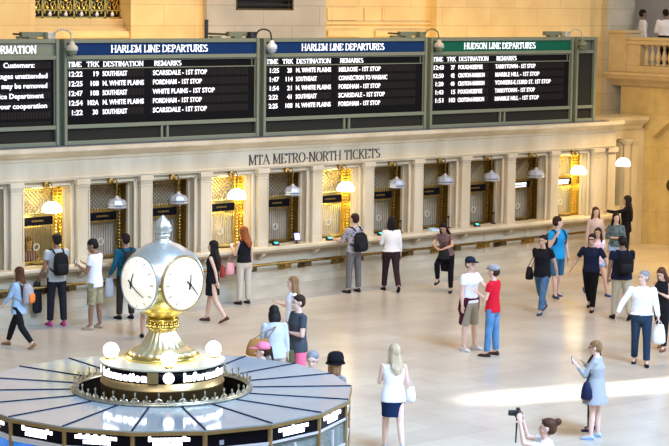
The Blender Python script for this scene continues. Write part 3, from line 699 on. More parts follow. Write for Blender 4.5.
def around(word, a0, a1, z, h):
    wd = {'I': .5, 'i': .45, 'f': .6, 't': .6, 'r': .7, 'm': 1.5}; tot = sum(wd.get(c, 1) for c in word); a = a0
    for c in word:
        st = (a1-a0)*wd.get(c, 1)/tot; am = a+st/2; a += st
        cu = bpy.data.curves.new('lettering', 'FONT'); cu.body = c; cu.size = h/.73; cu.extrude = .003; cu.offset = .005; cu.align_x = 'CENTER'; cu.materials.append(M['drumglow']); cu.resolution_u = 3
        o = bpy.data.objects.new('lettering', cu); C.objects.link(o); o.parent = sgn; o.location = Vector(bp(.560, am, z)); o.location -= Vector((BC.x, BC.y, 0)); o.rotation_euler = (pi/2, 0, R(am+90))
around('Information', -198, -139, 3.205, .075); around('Information', -106, -47, 3.205, .075); around('Information', 0, 60, 3.205, .075); around('Information', 90, 150, 3.205, .075)
def disc(a, r, m, name, d=.562):
    o = Vector((cos(R(a)), sin(R(a)), 0)); q = Vector((-o.y, o.x, 0)); c = BC+o*d+Vector((0, 0, 3.24)); n = 20
    w = MB(); w.rings([[tuple(c+o*e+q*(r*cos(2*pi*j/n))+Vector((0, 0, r*sin(2*pi*j/n)))) for j in range(n)] for e in (-.006, .006)]); return w.build(name, m, sgn)
disc(-119.5, .05, M['drumglow'], 'glowing_disc')
for a0 in (-134,):
    w = MB(); rs = [[bp(r, a0+s*5, z) for s, z in ((-1, 3.19), (1, 3.19), (1, 3.29), (-1, 3.29))] for r in (.55, .568)]
    w.rings(rs); w.build('gilt_square', M['bronze'], sgn)
# globes
for nm, a in (('left of the clock pedestal', 148), ('in front of the clock pedestal', -118), ('right of the clock pedestal', -32), ('hidden behind the clock pedestal', 58)):
    c = bp(.47, a, 3.40); t = thing('globe_lamp', (c[0], c[1], 3.32), 'glowing white globe lamp on the booth drum, '+nm, 'globe lamp', 'globe lamps around the clock')
    MB().ball(c, .072, 24, 14).build('globe', M['globe'], t, smooth=True)
    MB().lathe([(.05, -.08), (.045, -.065), (.03, -.055)], c, 16).build('holder', M['goldbright'], t)
# clock
M['palegold'] = mat('pale_gilt', (.88, .80, .58), .3, .75, noise=(7, (.80, .66, .34)))
ck = thing('four_faced_clock', (BC.x, BC.y, 3.325), 'brass ball clock with four glowing opal dials on a fluted pedestal', 'clock')
c0 = (BC.x, BC.y, 0)
MB().lathe([(.335, 3.322), (.345, 3.34), (.34, 3.36), (.30, 3.375)], c0, 48).build('pedestal_base', M['goldbright'], ck, smooth=True)
MB().lathe([(.31, 3.37), (.29, 3.40), (.23, 3.425), (.20, 3.44), (.165, 3.50), (.13, 3.56), (.12, 3.60)], c0, 96, flute=24, fa=.03).build('fluted_pedestal', M['palegold'], ck, smooth=True)
w = MB(); w.lathe([(.125, 3.60), (.15, 3.61), (.13, 3.63), (.12, 3.66), (.14, 3.68), (.155, 3.69), (.14, 3.70)], c0, 40)
for i in range(16): a = i*22.5; w.ball(bp(.135, a, 3.645), (.022, .022, .03), 6, 5)
w.build('collar', M['goldbright'], ck, smooth=True)
CZ = 4.045; CR = .362
prof = [(CR*sin(R(a)), CZ-CR*cos(R(a))) for a in range(22, 92, 5)]
MB().lathe([(.13, 3.69)]+prof, c0, 48).build('lower_case', M['goldbright'], ck, smooth=True)
prof = [(CR*cos(R(a)), CZ+CR*sin(R(a))) for a in range(2, 82, 5)]
MB().lathe(prof+[(.075, CZ+.36)], c0, 48).build('upper_case', M['silver'], ck, smooth=True)
w = MB(); w.lathe([(.085, CZ+.345), (.085, CZ+.36), (.06, CZ+.375), (.055, CZ+.395), (.07, CZ+.405), (.07, CZ+.42), (.05, CZ+.43)], c0, 24)
w.build('finial_base', M['silver'], ck, smooth=True)
MB().lathe([(.05, CZ+.43), (.078, CZ+.455), (.078, CZ+.50), (.055, CZ+.545), (.02, CZ+.585), (.006, CZ+.60)], c0, 24, flute=8, fa=.08).build('acorn_finial', M['silver'], ck, smooth=True)
for i, az in enumerate((-84, 6, 96, -174)):
    n = Vector((cos(R(az)), sin(R(az)), 0)); q = Vector((-n.y, n.x, 0)); u = Vector((0, 0, 1)); cc = Vector((BC.x, BC.y, CZ))
    S = .372; am = 42; rings = []
    P = lambda t, j, s=S, N=40: tuple(cc+n*(s*cos(R(t)))+(q*cos(2*pi*j/N)+u*sin(2*pi*j/N))*(s*sin(R(t))))
    w = MB(); w.rings([[P(t, j) for j in range(40)] for t in (am, 36, 30, 24, 18, 12, 6, .5)]); fc = w.build('dial', M['face'], ck, smooth=True)
    w = MB(); rr = [[P(am+1.5*cos(b)*1.3, j, .372+.010*sin(b)) for j in range(40)] for b in [2*pi*k/8 for k in range(8)]]
    w.rings(rr+[rr[0]], cap=False); w.build('dial_ring', M['silver'] if i % 2 else M['bronze'], fc, smooth=True)
    w = MB()
    def hand(ang, ln, wd, back=.04):   # clockwise from twelve; q is the viewer's right
        d = (q*sin(R(ang))+u*cos(R(ang))); e = (q*cos(R(ang))-u*sin(R(ang)))
        c = cc+n*.381
        rs = []
        for i_ in range(9):
            l_ = -back+(ln+back)*i_/8; w_ = wd*(1-.55*i_/8); z_ = sqrt(.378**2-l_*l_)
            rs.append([tuple(cc+d*l_+e*a_+n*(z_+b_)) for a_, b_ in ((-w_, 0), (w_, 0), (w_, .005), (-w_, .005))])
        w.rings(rs)
    hand(132, .17, .007, .05); hand(11, .10, .009, .045)
    w.ball(tuple(cc+n*.380), .014, 10, 6); w.build('hands', M['dark'], fc)
    w = MB()
    for hh in range(12):
        a = hh*30; t0 = 33; ax = lambda t, a, o: tuple(cc+n*((S+.002)*cos(R(t)))+(q*sin(R(a+o))+u*cos(R(a+o)))*((S+.002)*sin(R(t))))
        w.add([ax(31, a, -1.2), ax(31, a, 1.2), ax(36, a, 1.2), ax(36, a, -1.2)], [(0, 1, 2, 3)])
    w.build('hour_marks', M['gold'], fc)

# ================================================================ PEOPLE
SKIN = {'fair': mat('skin_fair', (.72, .47, .36), .55), 'tan': mat('skin_tan', (.55, .33, .22), .55), 'brown': mat('skin_brown', (.26, .14, .085), .5), 'dark': mat('skin_dark', (.12, .065, .04), .5)}
_cm = {}
def cloth(col, rough=.85, noise=None):
    key = (tuple(round(c, 3) for c in col), str(noise))
    if key not in _cm: _cm[key] = mat('cloth', col, rough, noise=noise, spec=.12)
    return _cm[key]
def hairm(col):
    key = ('h', col)
    if key not in _cm: _cm[key] = mat('hair', col, .55, noise=(30, tuple(c*1.5 for c in col), (1, 1, .1)), spec=.12)
    return _cm[key]
HM = {'black': (.012, .009, .008), 'brown': (.07, .03, .015), 'lightbrown': (.20, .11, .05), 'red': (.22, .065, .02), 'blonde': (.40, .31, .19), 'grey': (.20, .20, .21), 'darkbrown': (.03, .015, .01)}
ARMS = {  # (upper arm, forearm) as (outward, forward, up)
 'down': ((.16, .02, -1), (.10, .14, -1)), 'swing_f': ((.14, .45, -1), (.05, .65, -.8)), 'swing_b': ((.16, -.45, -1), (.12, -.25, -1)),
 'phone': ((.18, .22, -1), (-.35, .85, .40)), 'phone_hi': ((.20, .5, -.8), (-.20, .75, .75)), 'counter': ((.18, .45, -.85), (-.05, 1, .05)),
 'fold': ((.22, .18, -1), (-.95, .45, .05)), 'hip': ((.45, -.1, -.9), (-.5, .3, -.8)), 'bag': ((.22, 0, -1), (.12, .35, -.6)),
 'camera': ((.08, .70, .12), (-.22, .22, .95)), 'reach': ((.35, .75, -.15), (.1, .95, .15)), 'strap': ((.12, .10, -1), (-.25, .45, .85)),
 'away': ((.5, -.05, -.8), (.35, .35, -.8)), 'knee': ((.25, .65, -.7), (-.6, .75, -.25)), 'gesture': ((.3, .45, -.7), (-.1, .7, .7)), 'pocket': ((.28, -.12, -1), (-.12, .3, -1)) }
def person(x, y, face, h, label, skin='fair', hair='short', hcol='brown', top=None, tcol=(.5, .5, .5), bottom='trousers', bcol=(.1, .1, .1), shoe=(.05, .05, .05),
           arms=('down', 'down'), legs=((0, 3, 0), (0, 3, 0)), lean=(0, 0), head=(0, 0), fem=False, fat=1.0, z0=0, hem=.86, sleeve=.5, tnoise=None, bnoise=None, hat=None, extra=None, neck=0, flare=1.0, group=None, cat='person', seat=False):
    s = h/1.75; root = thing('person', (x, y, z0), label, cat, group, R(face-90)); ORG[root.name] = Vector((0, 0, 0))
    sw, hw = (.165, .098) if fem else (.19, .092); sw *= (1+fat)/2
    # ---- legs (index 0 left, 1 right); angles: forward, outward, knee bend
    HIPZ = .92; tl, sl = .43, .40
    L = []
    for i, sd in enumerate((-1, 1)):
        f, ab, kb = legs[i]
        td = Vector((sd*sin(R(ab)), sin(R(f)), -cos(R(f)))).normalized()
        k = Vector((sd*hw, 0, HIPZ))+td*tl; g = f-kb
        sdv = Vector((sd*sin(R(ab))*.5, sin(R(g)), -cos(R(g)))).normalized()
        a = k+sdv*sl; L.append([Vector((sd*hw, 0, HIPZ)), k, a, g])
    dz = .09-min(l[2].z-(.04 if l[3] < -20 else 0) for l in L)
    def fin(p): return (p[0]*s, p[1]*s, (p[2]+dz)*s)
    lx, ly = lean
    def up(p): # upper body follows the lean
        t = max(0, p[2]-HIPZ); return (p[0]+lx*t, p[1]+ly*t, p[2]-(lx*lx+ly*ly)*t*.35)
    hy, hp = R(head[0]), R(head[1]); nb = Vector((0, .0, 1.50))
    rotH = Matrix.Rotation(hy, 3, 'Z') @ Matrix.Rotation(hp, 3, 'X')
    def hd(p): q = rotH @ ((Vector(p)-nb)*1.1)+nb-Vector((0, 0, .012)); return up(q)
    def T(mb, fn): mb.v = [fin(fn(v)) for v in mb.v]; return mb
    def J(*ms):
        r = MB()
        for m_ in ms: r.add(m_.v, m_.f)
        return r
    idt = lambda p: p
    # ---- body
    tor = MB(); F = fat; wst = .115 if fem else .138
    tor.loft([(0, 0, .82, .12, .09), (0, 0, .88, .165*F, .115*F), (0, -.005, .95, (.172 if fem else .165)*F, .12*F), (0, 0, 1.02, .15*F, .105*F), (0, 0, 1.12, wst*F, .095*F), (0, .005, 1.22, .14*F, .105*F), (0, .01, 1.30, .158*F, .112*F), (0, 0, 1.38, sw*.95, .10), (0, -.01, 1.44, sw*.72, .075), (0, -.01, 1.47, .085, .065), (0, -.005, 1.50, .058, .058), (0, .01, 1.58, .052, .054)], 20)
    bodyU = T(tor, up)
    hdm = MB(); hdm.ball((0, -.005, 1.665), (.073, .092, .088), 18, 12); hdm.ball((0, .025, 1.605), (.055, .062, .075), 16, 10); hdm.ball((0, .055, 1.555), (.026, .026, .022), 10, 6)
    hdm.hexa([(-.018, .08, 1.60), (.018, .08, 1.60), (.012, .07, 1.60), (-.012, .07, 1.60), (-.006, .088, 1.655), (.006, .088, 1.655), (.006, .07, 1.655), (-.006, .07, 1.655)]); hdm.ball((0, .102, 1.615), (.014, .016, .013), 8, 6)
    hdm.ball((0, .083, 1.578), (.024, .010, .009), 8, 5)
    for sd in (-1, 1): hdm.ball((sd*.077, -.005, 1.64), (.012, .022, .032), 8, 6); hdm.ball((sd*.03, .074, 1.672), (.022, .012, .008), 8, 5)
    T(hdm, hd)
    lim = MB()
    A = []
    for i, sd in enumerate((-1, 1)):
        an = arms[i]; ua, fa = ARMS[an] if isinstance(an, str) else an
        sh = Vector(up((sd*sw, -.01, 1.415))); e = sh+Vector((sd*ua[0], ua[1], ua[2])).normalized()*.285; fd = Vector((sd*fa[0], fa[1], fa[2])).normalized(); wv = e+fd*.245
        A.append((sh, e, wv, fd)); m_ = MB()
        m_.tube(sh, e, .050*F if not fem else .042*F, .038*F if not fem else .033, 12, True); m_.tube(e, e+fd*.09, .039 if not fem else .034, .040 if not fem else .034, 12, True); m_.tube(e+fd*.09, wv, .039 if not fem else .034, .026 if not fem else .023, 12, True)
        # hand: palm, four fingers, thumb
        sidev = fd.cross(Vector((0, 0, 1)) if abs(fd.z) < .8 else Vector((0, 1, 0))).normalized(); nrm = sidev.cross(fd)
        if abs(fd.z) >= .8: nrm, sidev = sidev, nrm     # hanging hand: palm faces the thigh
        pc = wv+fd*.05
        rot = Matrix((sidev, fd, nrm)).transposed(); m_.ball(pc, (.040, .052, .017), 12, 8, rot)
        curl = nrm if abs(fd.z) < .8 else -Vector((sd, 0, 0)); curl = curl*(-1 if abs(fd.z) < .8 and False else 1)
        for q, ln in ((-.030, .062), (-.010, .072), (.010, .068), (.029, .052)):
            b0 = pc+fd*.038+sidev*q; b1 = b0+fd*ln*.55+curl*.006; b2 = b1+(fd*.7+curl*.7).normalized()*ln*.5
            m_.tube(b0, b1, .0095, .009, 6, True); m_.tube(b1, b2, .009, .008, 6, True)
        th = -sidev if i else sidev
        if abs(fd.z) >= .8: th = Vector((0, 1, 0))-fd*fd.y
        th.normalize(); b0 = wv+fd*.02+th*.02; b1 = b0+(th+fd*.8).normalized()*.045; m_.tube(b0, b1, .012, .010, 6, True); m_.tube(b1, b1+(fd+th*.2).normalized()*.03, .010, .008, 6, True)
        T(m_, idt); lim = J(lim, m_)
    for i, sd in enumerate((-1, 1)):
        a, k, an, g = L[i]; m_ = MB(); m_.tube(a, k, .086*F, .055, 14, True); m_.tube(k, k+(an-k)*.35, .054, .056, 12, True); m_.tube(k+(an-k)*.35, an, .056, .036, 12, True)
        fv = Vector((sd*.12, cos(R(g*.6)), sin(R(g*.6)) if g < 0 else 0)); 
        m_.tube(an, an+fv*.08+Vector((0, 0, -.05)), .035, .03, 10, True); T(m_, idt); lim = J(lim, m_)
    body = J(bodyU, hdm, lim).build('body', SKIN[skin], root, remesh=.0095*s, sm=2)
    # eyes
    for sd in (-1, 1): T(MB().ball((sd*.03, .083, 1.655), (.011, .006, .007), 8, 5), hd).build('eye', M['dark'], root)
    # ---- hair and hats
    hm = hairm(HM[hcol]) if isinstance(hcol, str) else hairm(hcol)
    w = MB()
    if hair != 'bald':
        w.ball((0, -.020, 1.690), (.083, .098, .082), 18, 12); w.ball((0, -.045, 1.650), (.078, .075, .085), 14, 10)
    if hair == 'long' or hair == 'verylong':
        zb = 1.36 if hair == 'long' else 1.20
        w.loft([(0, -.03, 1.70, .07, .075), (0, -.04, 1.60, .092, .070), (0, -.075, 1.50, .10, .055), (0, -.105, 1.42, .105, .045), (0, -.12, zb+.05, .095, .036), (0, -.12, zb-.04, .05, .02)], 16)
        for sd in (-1, 1): w.tube((sd*.07, 0, 1.68), (sd*.085, -.01, 1.50), .026, .03, 8, True); w.tube((sd*.085, -.01, 1.50), (sd*.08, .03 if hair == 'long' else .02, 1.38), .03, .018, 8, True)
    if hair == 'bob':
        w.loft([(0, -.02, 1.72, .07, .08), (0, -.02, 1.62, .10, .085), (0, -.03, 1.52, .105, .075), (0, -.03, 1.47, .085, .06)], 16)
    if hair == 'bun': w.ball((0, -.12, 1.74), (.045, .045, .045), 12, 8)
    if hair == 'pony': w.tube((0, -.11, 1.70), (0, -.16, 1.50), .03, .015, 8, True)
    if w.v: T(w, hd).build('hair', hm, root, remesh=.011*s, sm=2)
    if hat:
        kind, hc = hat; w = MB()
        if kind == 'cap':
            w.loft([(0, -.015, 1.685, .088, .106), (0, -.015, 1.73, .086, .102), (0, -.015, 1.77, .062, .075), (0, -.015, 1.785, .02, .025)], 20); w.loft([(0, .105, 1.692, .065, .085), (0, .10, 1.702, .065, .085)], 16)
        elif kind == 'flat':
            w.loft([(0, -.01, 1.68, .088, .105), (0, .0, 1.72, .094, .118), (0, .0, 1.76, .078, .10), (0, 0, 1.775, .03, .04)], 20); w.loft([(0, .09, 1.685, .05, .055), (0, .09, 1.70, .05, .055)], 16)
        elif kind == 'hat':
            w.loft([(0, -.01, 1.635, .128, .142), (0, -.01, 1.655, .118, .132)], 22); w.loft([(0, -.01, 1.65, .105, .122), (0, -.01, 1.72, .104, .120), (0, -.01, 1.775, .085, .10), (0, -.01, 1.795, .05, .06)], 20)
        T(w, hd).build('cap' if kind != 'hat' else 'brimmed_hat', cloth(hc), root, smooth=True)
    if extra and 'glasses' in extra:
        w = MB(); dzg = .075 if 'glasses_up' in extra else 0
        for sd in (-1, 1): w.ball((sd*.032, .094-dzg*.35, 1.657+dzg), (.021, .006, .013), 10, 6); w.tube((sd*.06, .085-dzg*.4, 1.662+dzg), (sd*.085, -.01, 1.655+dzg*.7), .005, n=5)
        w.tube((-.02, .10-dzg*.35, 1.662+dzg), (.02, .10-dzg*.35, 1.662+dzg), .005, n=5); T(w, hd).build('sunglasses', M['dark'], root)
    # ---- bottoms
    bc = cloth(bcol, noise=bnoise)
    pel = lambda e, zl=.80: MB().loft([(0, 0, zl, .10*F, .085*F), (0, 0, .86, .165*F+e, .115*F+e), (0, -.005, .95, (.172 if fem else .165)*F+e, .122*F+e), (0, 0, 1.03, .152*F+e, .108*F+e)], 20)
    if bottom in ('trousers', 'shorts', 'leggings', 'microshorts'):
        w = T(pel(.014), idt)
        for i in (0, 1):
            a, k, an, g = L[i]; m_ = MB()
            if bottom == 'trousers': m_.tube(a, k, .100*F, .074, 14, True); m_.tube(k, k+(an-k)*.94, .074, .064, 14)
            elif bottom == 'leggings': m_.tube(a, k, .097*F, .071, 14, True); m_.tube(k, k+(an-k)*.4, .071, .070, 14, True); m_.tube(k+(an-k)*.4, k+(an-k)*.93, .070, .052, 14)
            elif bottom == 'shorts': m_.tube(a, a+(k-a)*1.0, .104*F, .088, 14); m_.ball(a, .1*F, 12, 8)
            else: m_.tube(a, a+(k-a)*.38, .105*F, .105*F, 14); m_.ball(a, .1*F, 12, 8)
            w = J(w, T(m_, idt))
        w.build('trousers' if bottom in ('trousers', 'leggings') else 'shorts', bc, root, remesh=.011*s, sm=3)
    if bottom in ('skirt', 'dress'):
        zl = .60; w = MB(); w.loft([(0, 0, zl, .175*flare, .15*flare), (0, 0, .75, .18*flare, .145), (0, 0, .88, .185*F, .135*F), (0, -.005, .96, .180*F, .130*F), (0, 0, 1.04, .155*F, .11*F)], 22)
        T(w, idt).build('skirt', bc, root, remesh=.011*s, sm=3)
    if bottom != 'none' and bottom in ('trousers', 'shorts'):
        w = MB(); w.loft([(0, 0, 1.01, .17*F, .125*F), (0, 0, 1.04, .168*F, .123*F)], 20); T(w, idt).build('belt', cloth((.03, .02, .015)), root)
    # ---- tops
    e = .018; hz = hem
    if top:
        secs = [(0, 0, 1.02, .155*F+e, .112*F+e), (0, 0, 1.12, (wst+.012)*F+e, .10*F+e), (0, .005, 1.22, .145*F+e, .108*F+e), (0, .01, 1.30, .16*F+e, .115*F+e), (0, 0, 1.38, sw*.97+e*.6, .10+e), (0, -.01, 1.445, sw*.70+e, .075+e*.7), (0, -.01, 1.482, .088, .072)]
        if hz < 1.0: secs = [(0, 0, hz, .172*F*flare+e, .125*F*flare+e), (0, 0, .95, .170*F+e, .124*F+e)]+secs
        w = T(MB().loft(secs, 24), up)
        if top != 'tank':
            for i, sd in enumerate((-1, 1)):
                sh, el, wv, fd = A[i]; m_ = MB(); r0 = (.062 if not fem else .054)*((1+F)/2)
                m_.ball(sh, r0, 12, 8)
                if sleeve <= 1: m_.tube(sh, sh+(el-sh)*sleeve, r0, r0*.92, 14)
                else: m_.tube(sh, el, r0, r0*.86, 14, True); m_.tube(el, el+(wv-el)*(sleeve-1), r0*.86, r0*.68, 14)
                w = J(w, T(m_, idt))
        w.build({'tank': 'tank_top', 'long': 'shirt', 'cardigan': 'cardigan'}.get(top, 't_shirt'), cloth(tcol, noise=tnoise), root, remesh=.011*s, sm=3)
    # ---- shoes
    for i, sd in enumerate((-1, 1)):
        a, k, an, g = L[i]; ang = R(min(0, g)*.75); yaw = R(-sd*7)
        Rm = Matrix.Rotation(yaw, 3, 'Z') @ Matrix.Rotation(ang, 3, 'X')
        w = MB(); w.loft([(0, .055, -.088, .040, .128), (0, .055, -.070, .043, .132)], 16); 
        rs = []
        for (yy, wd, ht) in ((-.065, .030, .04), (-.045, .036, .075), (0, .037, .085), (.04, .038, .065), (.09, .043, .045), (.145, .036, .030), (.178, .018, .012)):
            rs.append([(wd*cos(2*pi*j/12), yy, -.072+max(0, sin(2*pi*j/12))*ht) for j in range(12)])
        w.rings(rs); w.v = [fin(tuple(Rm @ Vector(v)+an)) for v in w.v]
        w.build('shoe', cloth(shoe, .6), root, smooth=True)
    class Pn: pass
    P_ = Pn(); P_.root = root; P_.s = s; P_.dz = dz; P_.A = A; P_.up = up; P_.hd = hd; P_.fin = fin; P_.T = T; P_.L = L; P_.face = face; P_.F = F
    return P_
def carried(P, name, at, label, cat, group=None):
    """a thing carried by a person: Empty of its own beside the body, turned like the body"""
    at = Vector(at); a = R(P.face-90); q = Matrix.Rotation(a, 3, 'Z') @ at
    t = thing(name, tuple(P.root.location+q), label, cat, group, a); ORG[t.name] = at; return t
def backpack(P, col, label, w_=.15, pocket=None, dz=0, strap=None):
    """on the back: body, pocket, two straps"""
    f = lambda m: P.T(m, P.up); s = P.s
    t = carried(P, 'backpack', P.fin(P.up((0, -.2, 1.0))), label, 'backpack')
    b = MB(); b.loft([(0, -.205*1, 1.00+dz, w_*.8, .06), (0, -.225, 1.05+dz, w_, .095), (0, -.235, 1.20+dz, w_, .105), (0, -.22, 1.36+dz, w_*.9, .085), (0, -.20, 1.43+dz, w_*.5, .05)], 20)
    f(b).build('pack_body', cloth(col, .7), t, remesh=.012*s, sm=3)
    b = MB(); b.loft([(0, -.315, 1.03+dz, w_*.6, .02), (0, -.325, 1.08+dz, w_*.72, .035), (0, -.325, 1.19+dz, w_*.72, .035), (0, -.315, 1.23+dz, w_*.6, .02)], 16)
    f(b).build('pocket', cloth(pocket or tuple(c*1.2+.004 for c in col), .7), t, smooth=True)
    for sd in (-1, 1):
        b = MB(); b.path([(sd*.09, -.16, 1.40), (sd*.105, -.07, 1.475), (sd*.115, .05, 1.465), (sd*.125, .135, 1.36), (sd*.135, .13, 1.22), (sd*.15, -.02, 1.12), (sd*.12, -.16, 1.06)], .016, 6); f(b).build('strap', cloth(strap or col, .7), t)
    return t
def handbag(P, at, col, label, size=(.13, .07, .12), strap_to=None, name='handbag', cat='bag', rough=.5, strapc=None):
    """at: centre in body coordinates (1.75 m figure)"""
    t = carried(P, name, P.fin(at), label, cat); a = at; sx, sy, sz = size
    b = MB(); b.loft([(a[0], a[1], a[2]-sz, sx*.75, sy*.8), (a[0], a[1], a[2]-sz*.8, sx*.98, sy), (a[0], a[1], a[2], sx*.92, sy*.9), (a[0], a[1], a[2]+sz*.8, sx*.72, sy*.5), (a[0], a[1], a[2]+sz, sx*.6, sy*.25)], 18)
    P.T(b, lambda p: p).build('bag_body', cloth(col, rough), t, smooth=True)
    b = MB(); st = strap_to or (a[0], a[1], a[2]+sz+.22)
    b.path([(a[0]-sx*.55, a[1], a[2]+sz*.8), ((a[0]-sx*.55+st[0])/2-.01, (a[1]+st[1])/2, (a[2]+sz+st[2])/2), st, ((a[0]+sx*.55+st[0])/2+.01, (a[1]+st[1])/2, (a[2]+sz+st[2])/2), (a[0]+sx*.55, a[1], a[2]+sz*.8)], .008, 6)
    P.T(b, lambda p: p).build('strap', cloth(strapc or tuple(c*.7 for c in col), rough), t); return t
def phone(P, i, label, bright=False, d=.11):
    sh, e, wv, fd = P.A[i]; c = wv+fd*d; t = carried(P, 'phone', P.fin(c), label, 'phone')
    b = MB(); b.hexa([tuple(c+Vector(v)) for v in ((-.036, -.012, -.065), (.036, -.012, -.065), (.036, -.002, -.065), (-.036, -.002, -.065), (-.036, .012, .065), (.036, .012, .065), (.036, .022, .065), (-.036, .022, .065))])
    P.T(b, lambda p: p).build('phone_body', M['dark'], t)
    b = MB(); b.hexa([tuple(c+Vector(v)) for v in ((-.031, -.0165, -.058), (.031, -.0165, -.058), (.031, -.013, -.058), (-.031, -.013, -.058), (-.031, .0055, .058), (.031, .0055, .058), (.031, .009, .058), (-.031, .009, .058))])
    P.T(b, lambda p: p).build('phone_screen', mat('phone_screen', (.6, .7, .95), .2, emit=1.6 if bright else .1), t)
BK = (.012, .012, .015); NAVY = (.012, .018, .045)
WALKL = ((28, 2, 8), (-18, 2, 22)); WALKR = ((-18, 2, 22), (28, 2, 8))
# 1 woman walking left along the wall
P = person(-1.62, -2.01, 118, 1.58, 'woman walking left in light denim shirt and black leggings', 'fair', 'verylong', 'brown', 'long', (.30, .45, .62), 'leggings', BK, (.30, .18, .09), ('swing_f', 'strap'), WALKR, fem=True, hem=.80, sleeve=1.7, flare=1.08, tnoise=(5, (.42, .58, .74)))
backpack(P, (.36, .36, .38), 'grey backpack with orange front pocket on the woman walking left', pocket=(.75, .22, .04))
# 2
P = person(.21, -.42, 80, 1.86, 'tall man in grey t-shirt at the clerk window, seen from behind', 'brown', 'short', 'black', 'tee', (.44, .48, .50), 'trousers', (.018, .018, .025), (.50, .05, .22), ('bag', 'counter'), ((2, 3, 0), (-3, 3, 0)))
backpack(P, (.012, .012, .014), 'black backpack on the tall man in grey t-shirt')
handbag(P, (-.33, .16, .55), (.015, .015, .017), 'long black garment bag hanging from the hand of the tall man', (.10, .05, .30), (-.29, .14, .90), 'garment_bag')
# 3
P = person(.62, -1.19, 120, 1.80, 'man in white t-shirt and camouflage shorts looking at his phone', 'brown', 'short', 'black', 'tee', (.80, .82, .86), 'shorts', (.40, .36, .22), (.45, .38, .28), ('phone', 'phone'), ((2, 4, 0), (-3, 4, 0)), head=(20, -18), hem=.84, bnoise=(14, (.20, .19, .10)), fat=1.05)
phone(P, 0, 'pale phone held by the man in white t-shirt and camouflage shorts')
# 4
P = person(1.78, -.55, 86, 1.76, 'man in teal long sleeved top and dark trousers at the ledge behind the clock', 'brown', 'short', 'black', 'long', (.01, .09, .15), 'trousers', (.03, .025, .02), BK, ('bag', 'counter'), ((2, 3, 0), (-3, 3, 0)), sleeve=1.95, hem=.9)
backpack(P, (.025, .027, .03), 'dark backpack with pale trim on the man in teal', pocket=(.10, .11, .12))
handbag(P, (-.30, .12, .66), (.42, .44, .46), 'grey translucent plastic bag held by the man in teal', (.12, .07, .20), (-.27, .14, .92), 'plastic_bag', rough=.3)
# 5 partly hidden behind the clock pedestal
P = person(.85, -2.72, 60, 1.50, 'person in red and black patterned dress mostly hidden behind the clock', 'tan', 'long', 'black', 'tee', (.35, .03, .02), 'dress', (.30, .03, .02), BK, ('down', 'down'), ((14, 2, 4), (-12, 2, 14)), fem=True, tnoise=(16, (.02, .015, .015)), bnoise=(14, (.015, .012, .012)))
# 6
P = person(3.02, -1.90, 125, 1.68, 'woman in short black dress walking away right of the clock', 'fair', 'verylong', 'black', 'tank', BK, 'dress', BK, (.10, .04, .03), ('swing_b', 'bag'), ((-14, 1, 18), (13, 1, 4)), fem=True, flare=1.02)
handbag(P, (.04, -.21, 1.12), (.30, .035, .025), 'dark red leather bag slung on the back of the woman in black dress', (.10, .05, .13), (.02, -.13, 1.42), 'shoulder_bag')
# 7
P = person(4.95, -.45, 88, 1.68, 'red haired woman in black sleeveless top and beige trousers at the ledge', 'fair', 'long', 'red', 'tank', BK, 'trousers', (.58, .52, .42), (.03, .02, .02), ('phone', 'down'), ((0, 2, 0), (0, 2, 0)), fem=True, head=(15, -10), hem=.95)
handbag(P, (-.30, .12, .82), (.72, .34, .36), 'pink tote bag on the arm of the red haired woman', (.13, .08, .14), (-.22, .18, 1.12), 'tote_bag')
phone(P, 0, 'phone with bright screen held up by the red haired woman', True, .13)
# 8
P = person(1.35, -6.55, 150, 1.62, 'woman with very long light brown hair and white top, behind the grey t-shirt man', 'fair', 'verylong', 'lightbrown', 'tee', (.85, .85, .88), 'trousers', (.35, .32, .28), BK, ('down', 'phone'), fem=True, hem=.9)
# 9
P = person(-.93, -8.9, 60, 1.62, 'dark haired woman in pale blue top carrying a tan shoulder bag', 'fair', 'bob', 'black', 'long', (.55, .60, .68), 'trousers', (.42, .38, .30), (.2, .15, .1), ('phone', 'down'), fem=True, hem=.84, sleeve=1.8, head=(0, -30), fat=1.12)
handbag(P, (-.30, -.16, 1.06), (.36, .17, .05), 'large tan leather bag on the back of the dark haired woman', (.24, .12, .15), (.0, -.15, 1.42), 'shoulder_bag')
backpack_hidden = None
handbag(P, (.30, .05, .80), (.09, .09, .04), 'olive bag hanging in front of the pale blue top woman', (.08, .05, .16), (.2, .02, 1.25), 'crossbody_bag')
# 10
P = person(-.42, -8.88, 165, 1.74, 'man in charcoal t-shirt and pink shorts with sunglasses on his head, arms folded', 'fair', 'short', 'darkbrown', 'tee', (.06, .07, .085), 'shorts', (.80, .16, .26), BK, ('fold', 'fold'), hem=.83, fat=1.12, extra=('glasses', 'glasses_up'), sleeve=.6)
# 11 12 13 heads behind the booth
P = person(-3.23, -11.5, 140, 1.62, 'person wearing a pink cap, mostly hidden by the booth roof', 'fair', 'pony', 'darkbrown', 'tee', (.75, .55, .55), 'trousers', (.1, .1, .12), BK, fem=True, hat=('cap', (.80, .22, .32)))
P = person(-3.29, -12.72, -160, 1.70, 'grey haired man whose head shows over the booth roof edge', 'fair', 'short', 'grey', 'tee', (.6, .6, .62), 'trousers', (.1, .1, .12), BK, head=(20, -10))
P = person(-3.08, -12.98, 0, 1.67, 'person in black brimmed hat at the booth roof edge', 'fair', 'bob', 'lightbrown', 'tee', (.2, .2, .22), 'trousers', (.1, .1, .12), BK, hat=('hat', (.008, .008, .01)), fem=True)
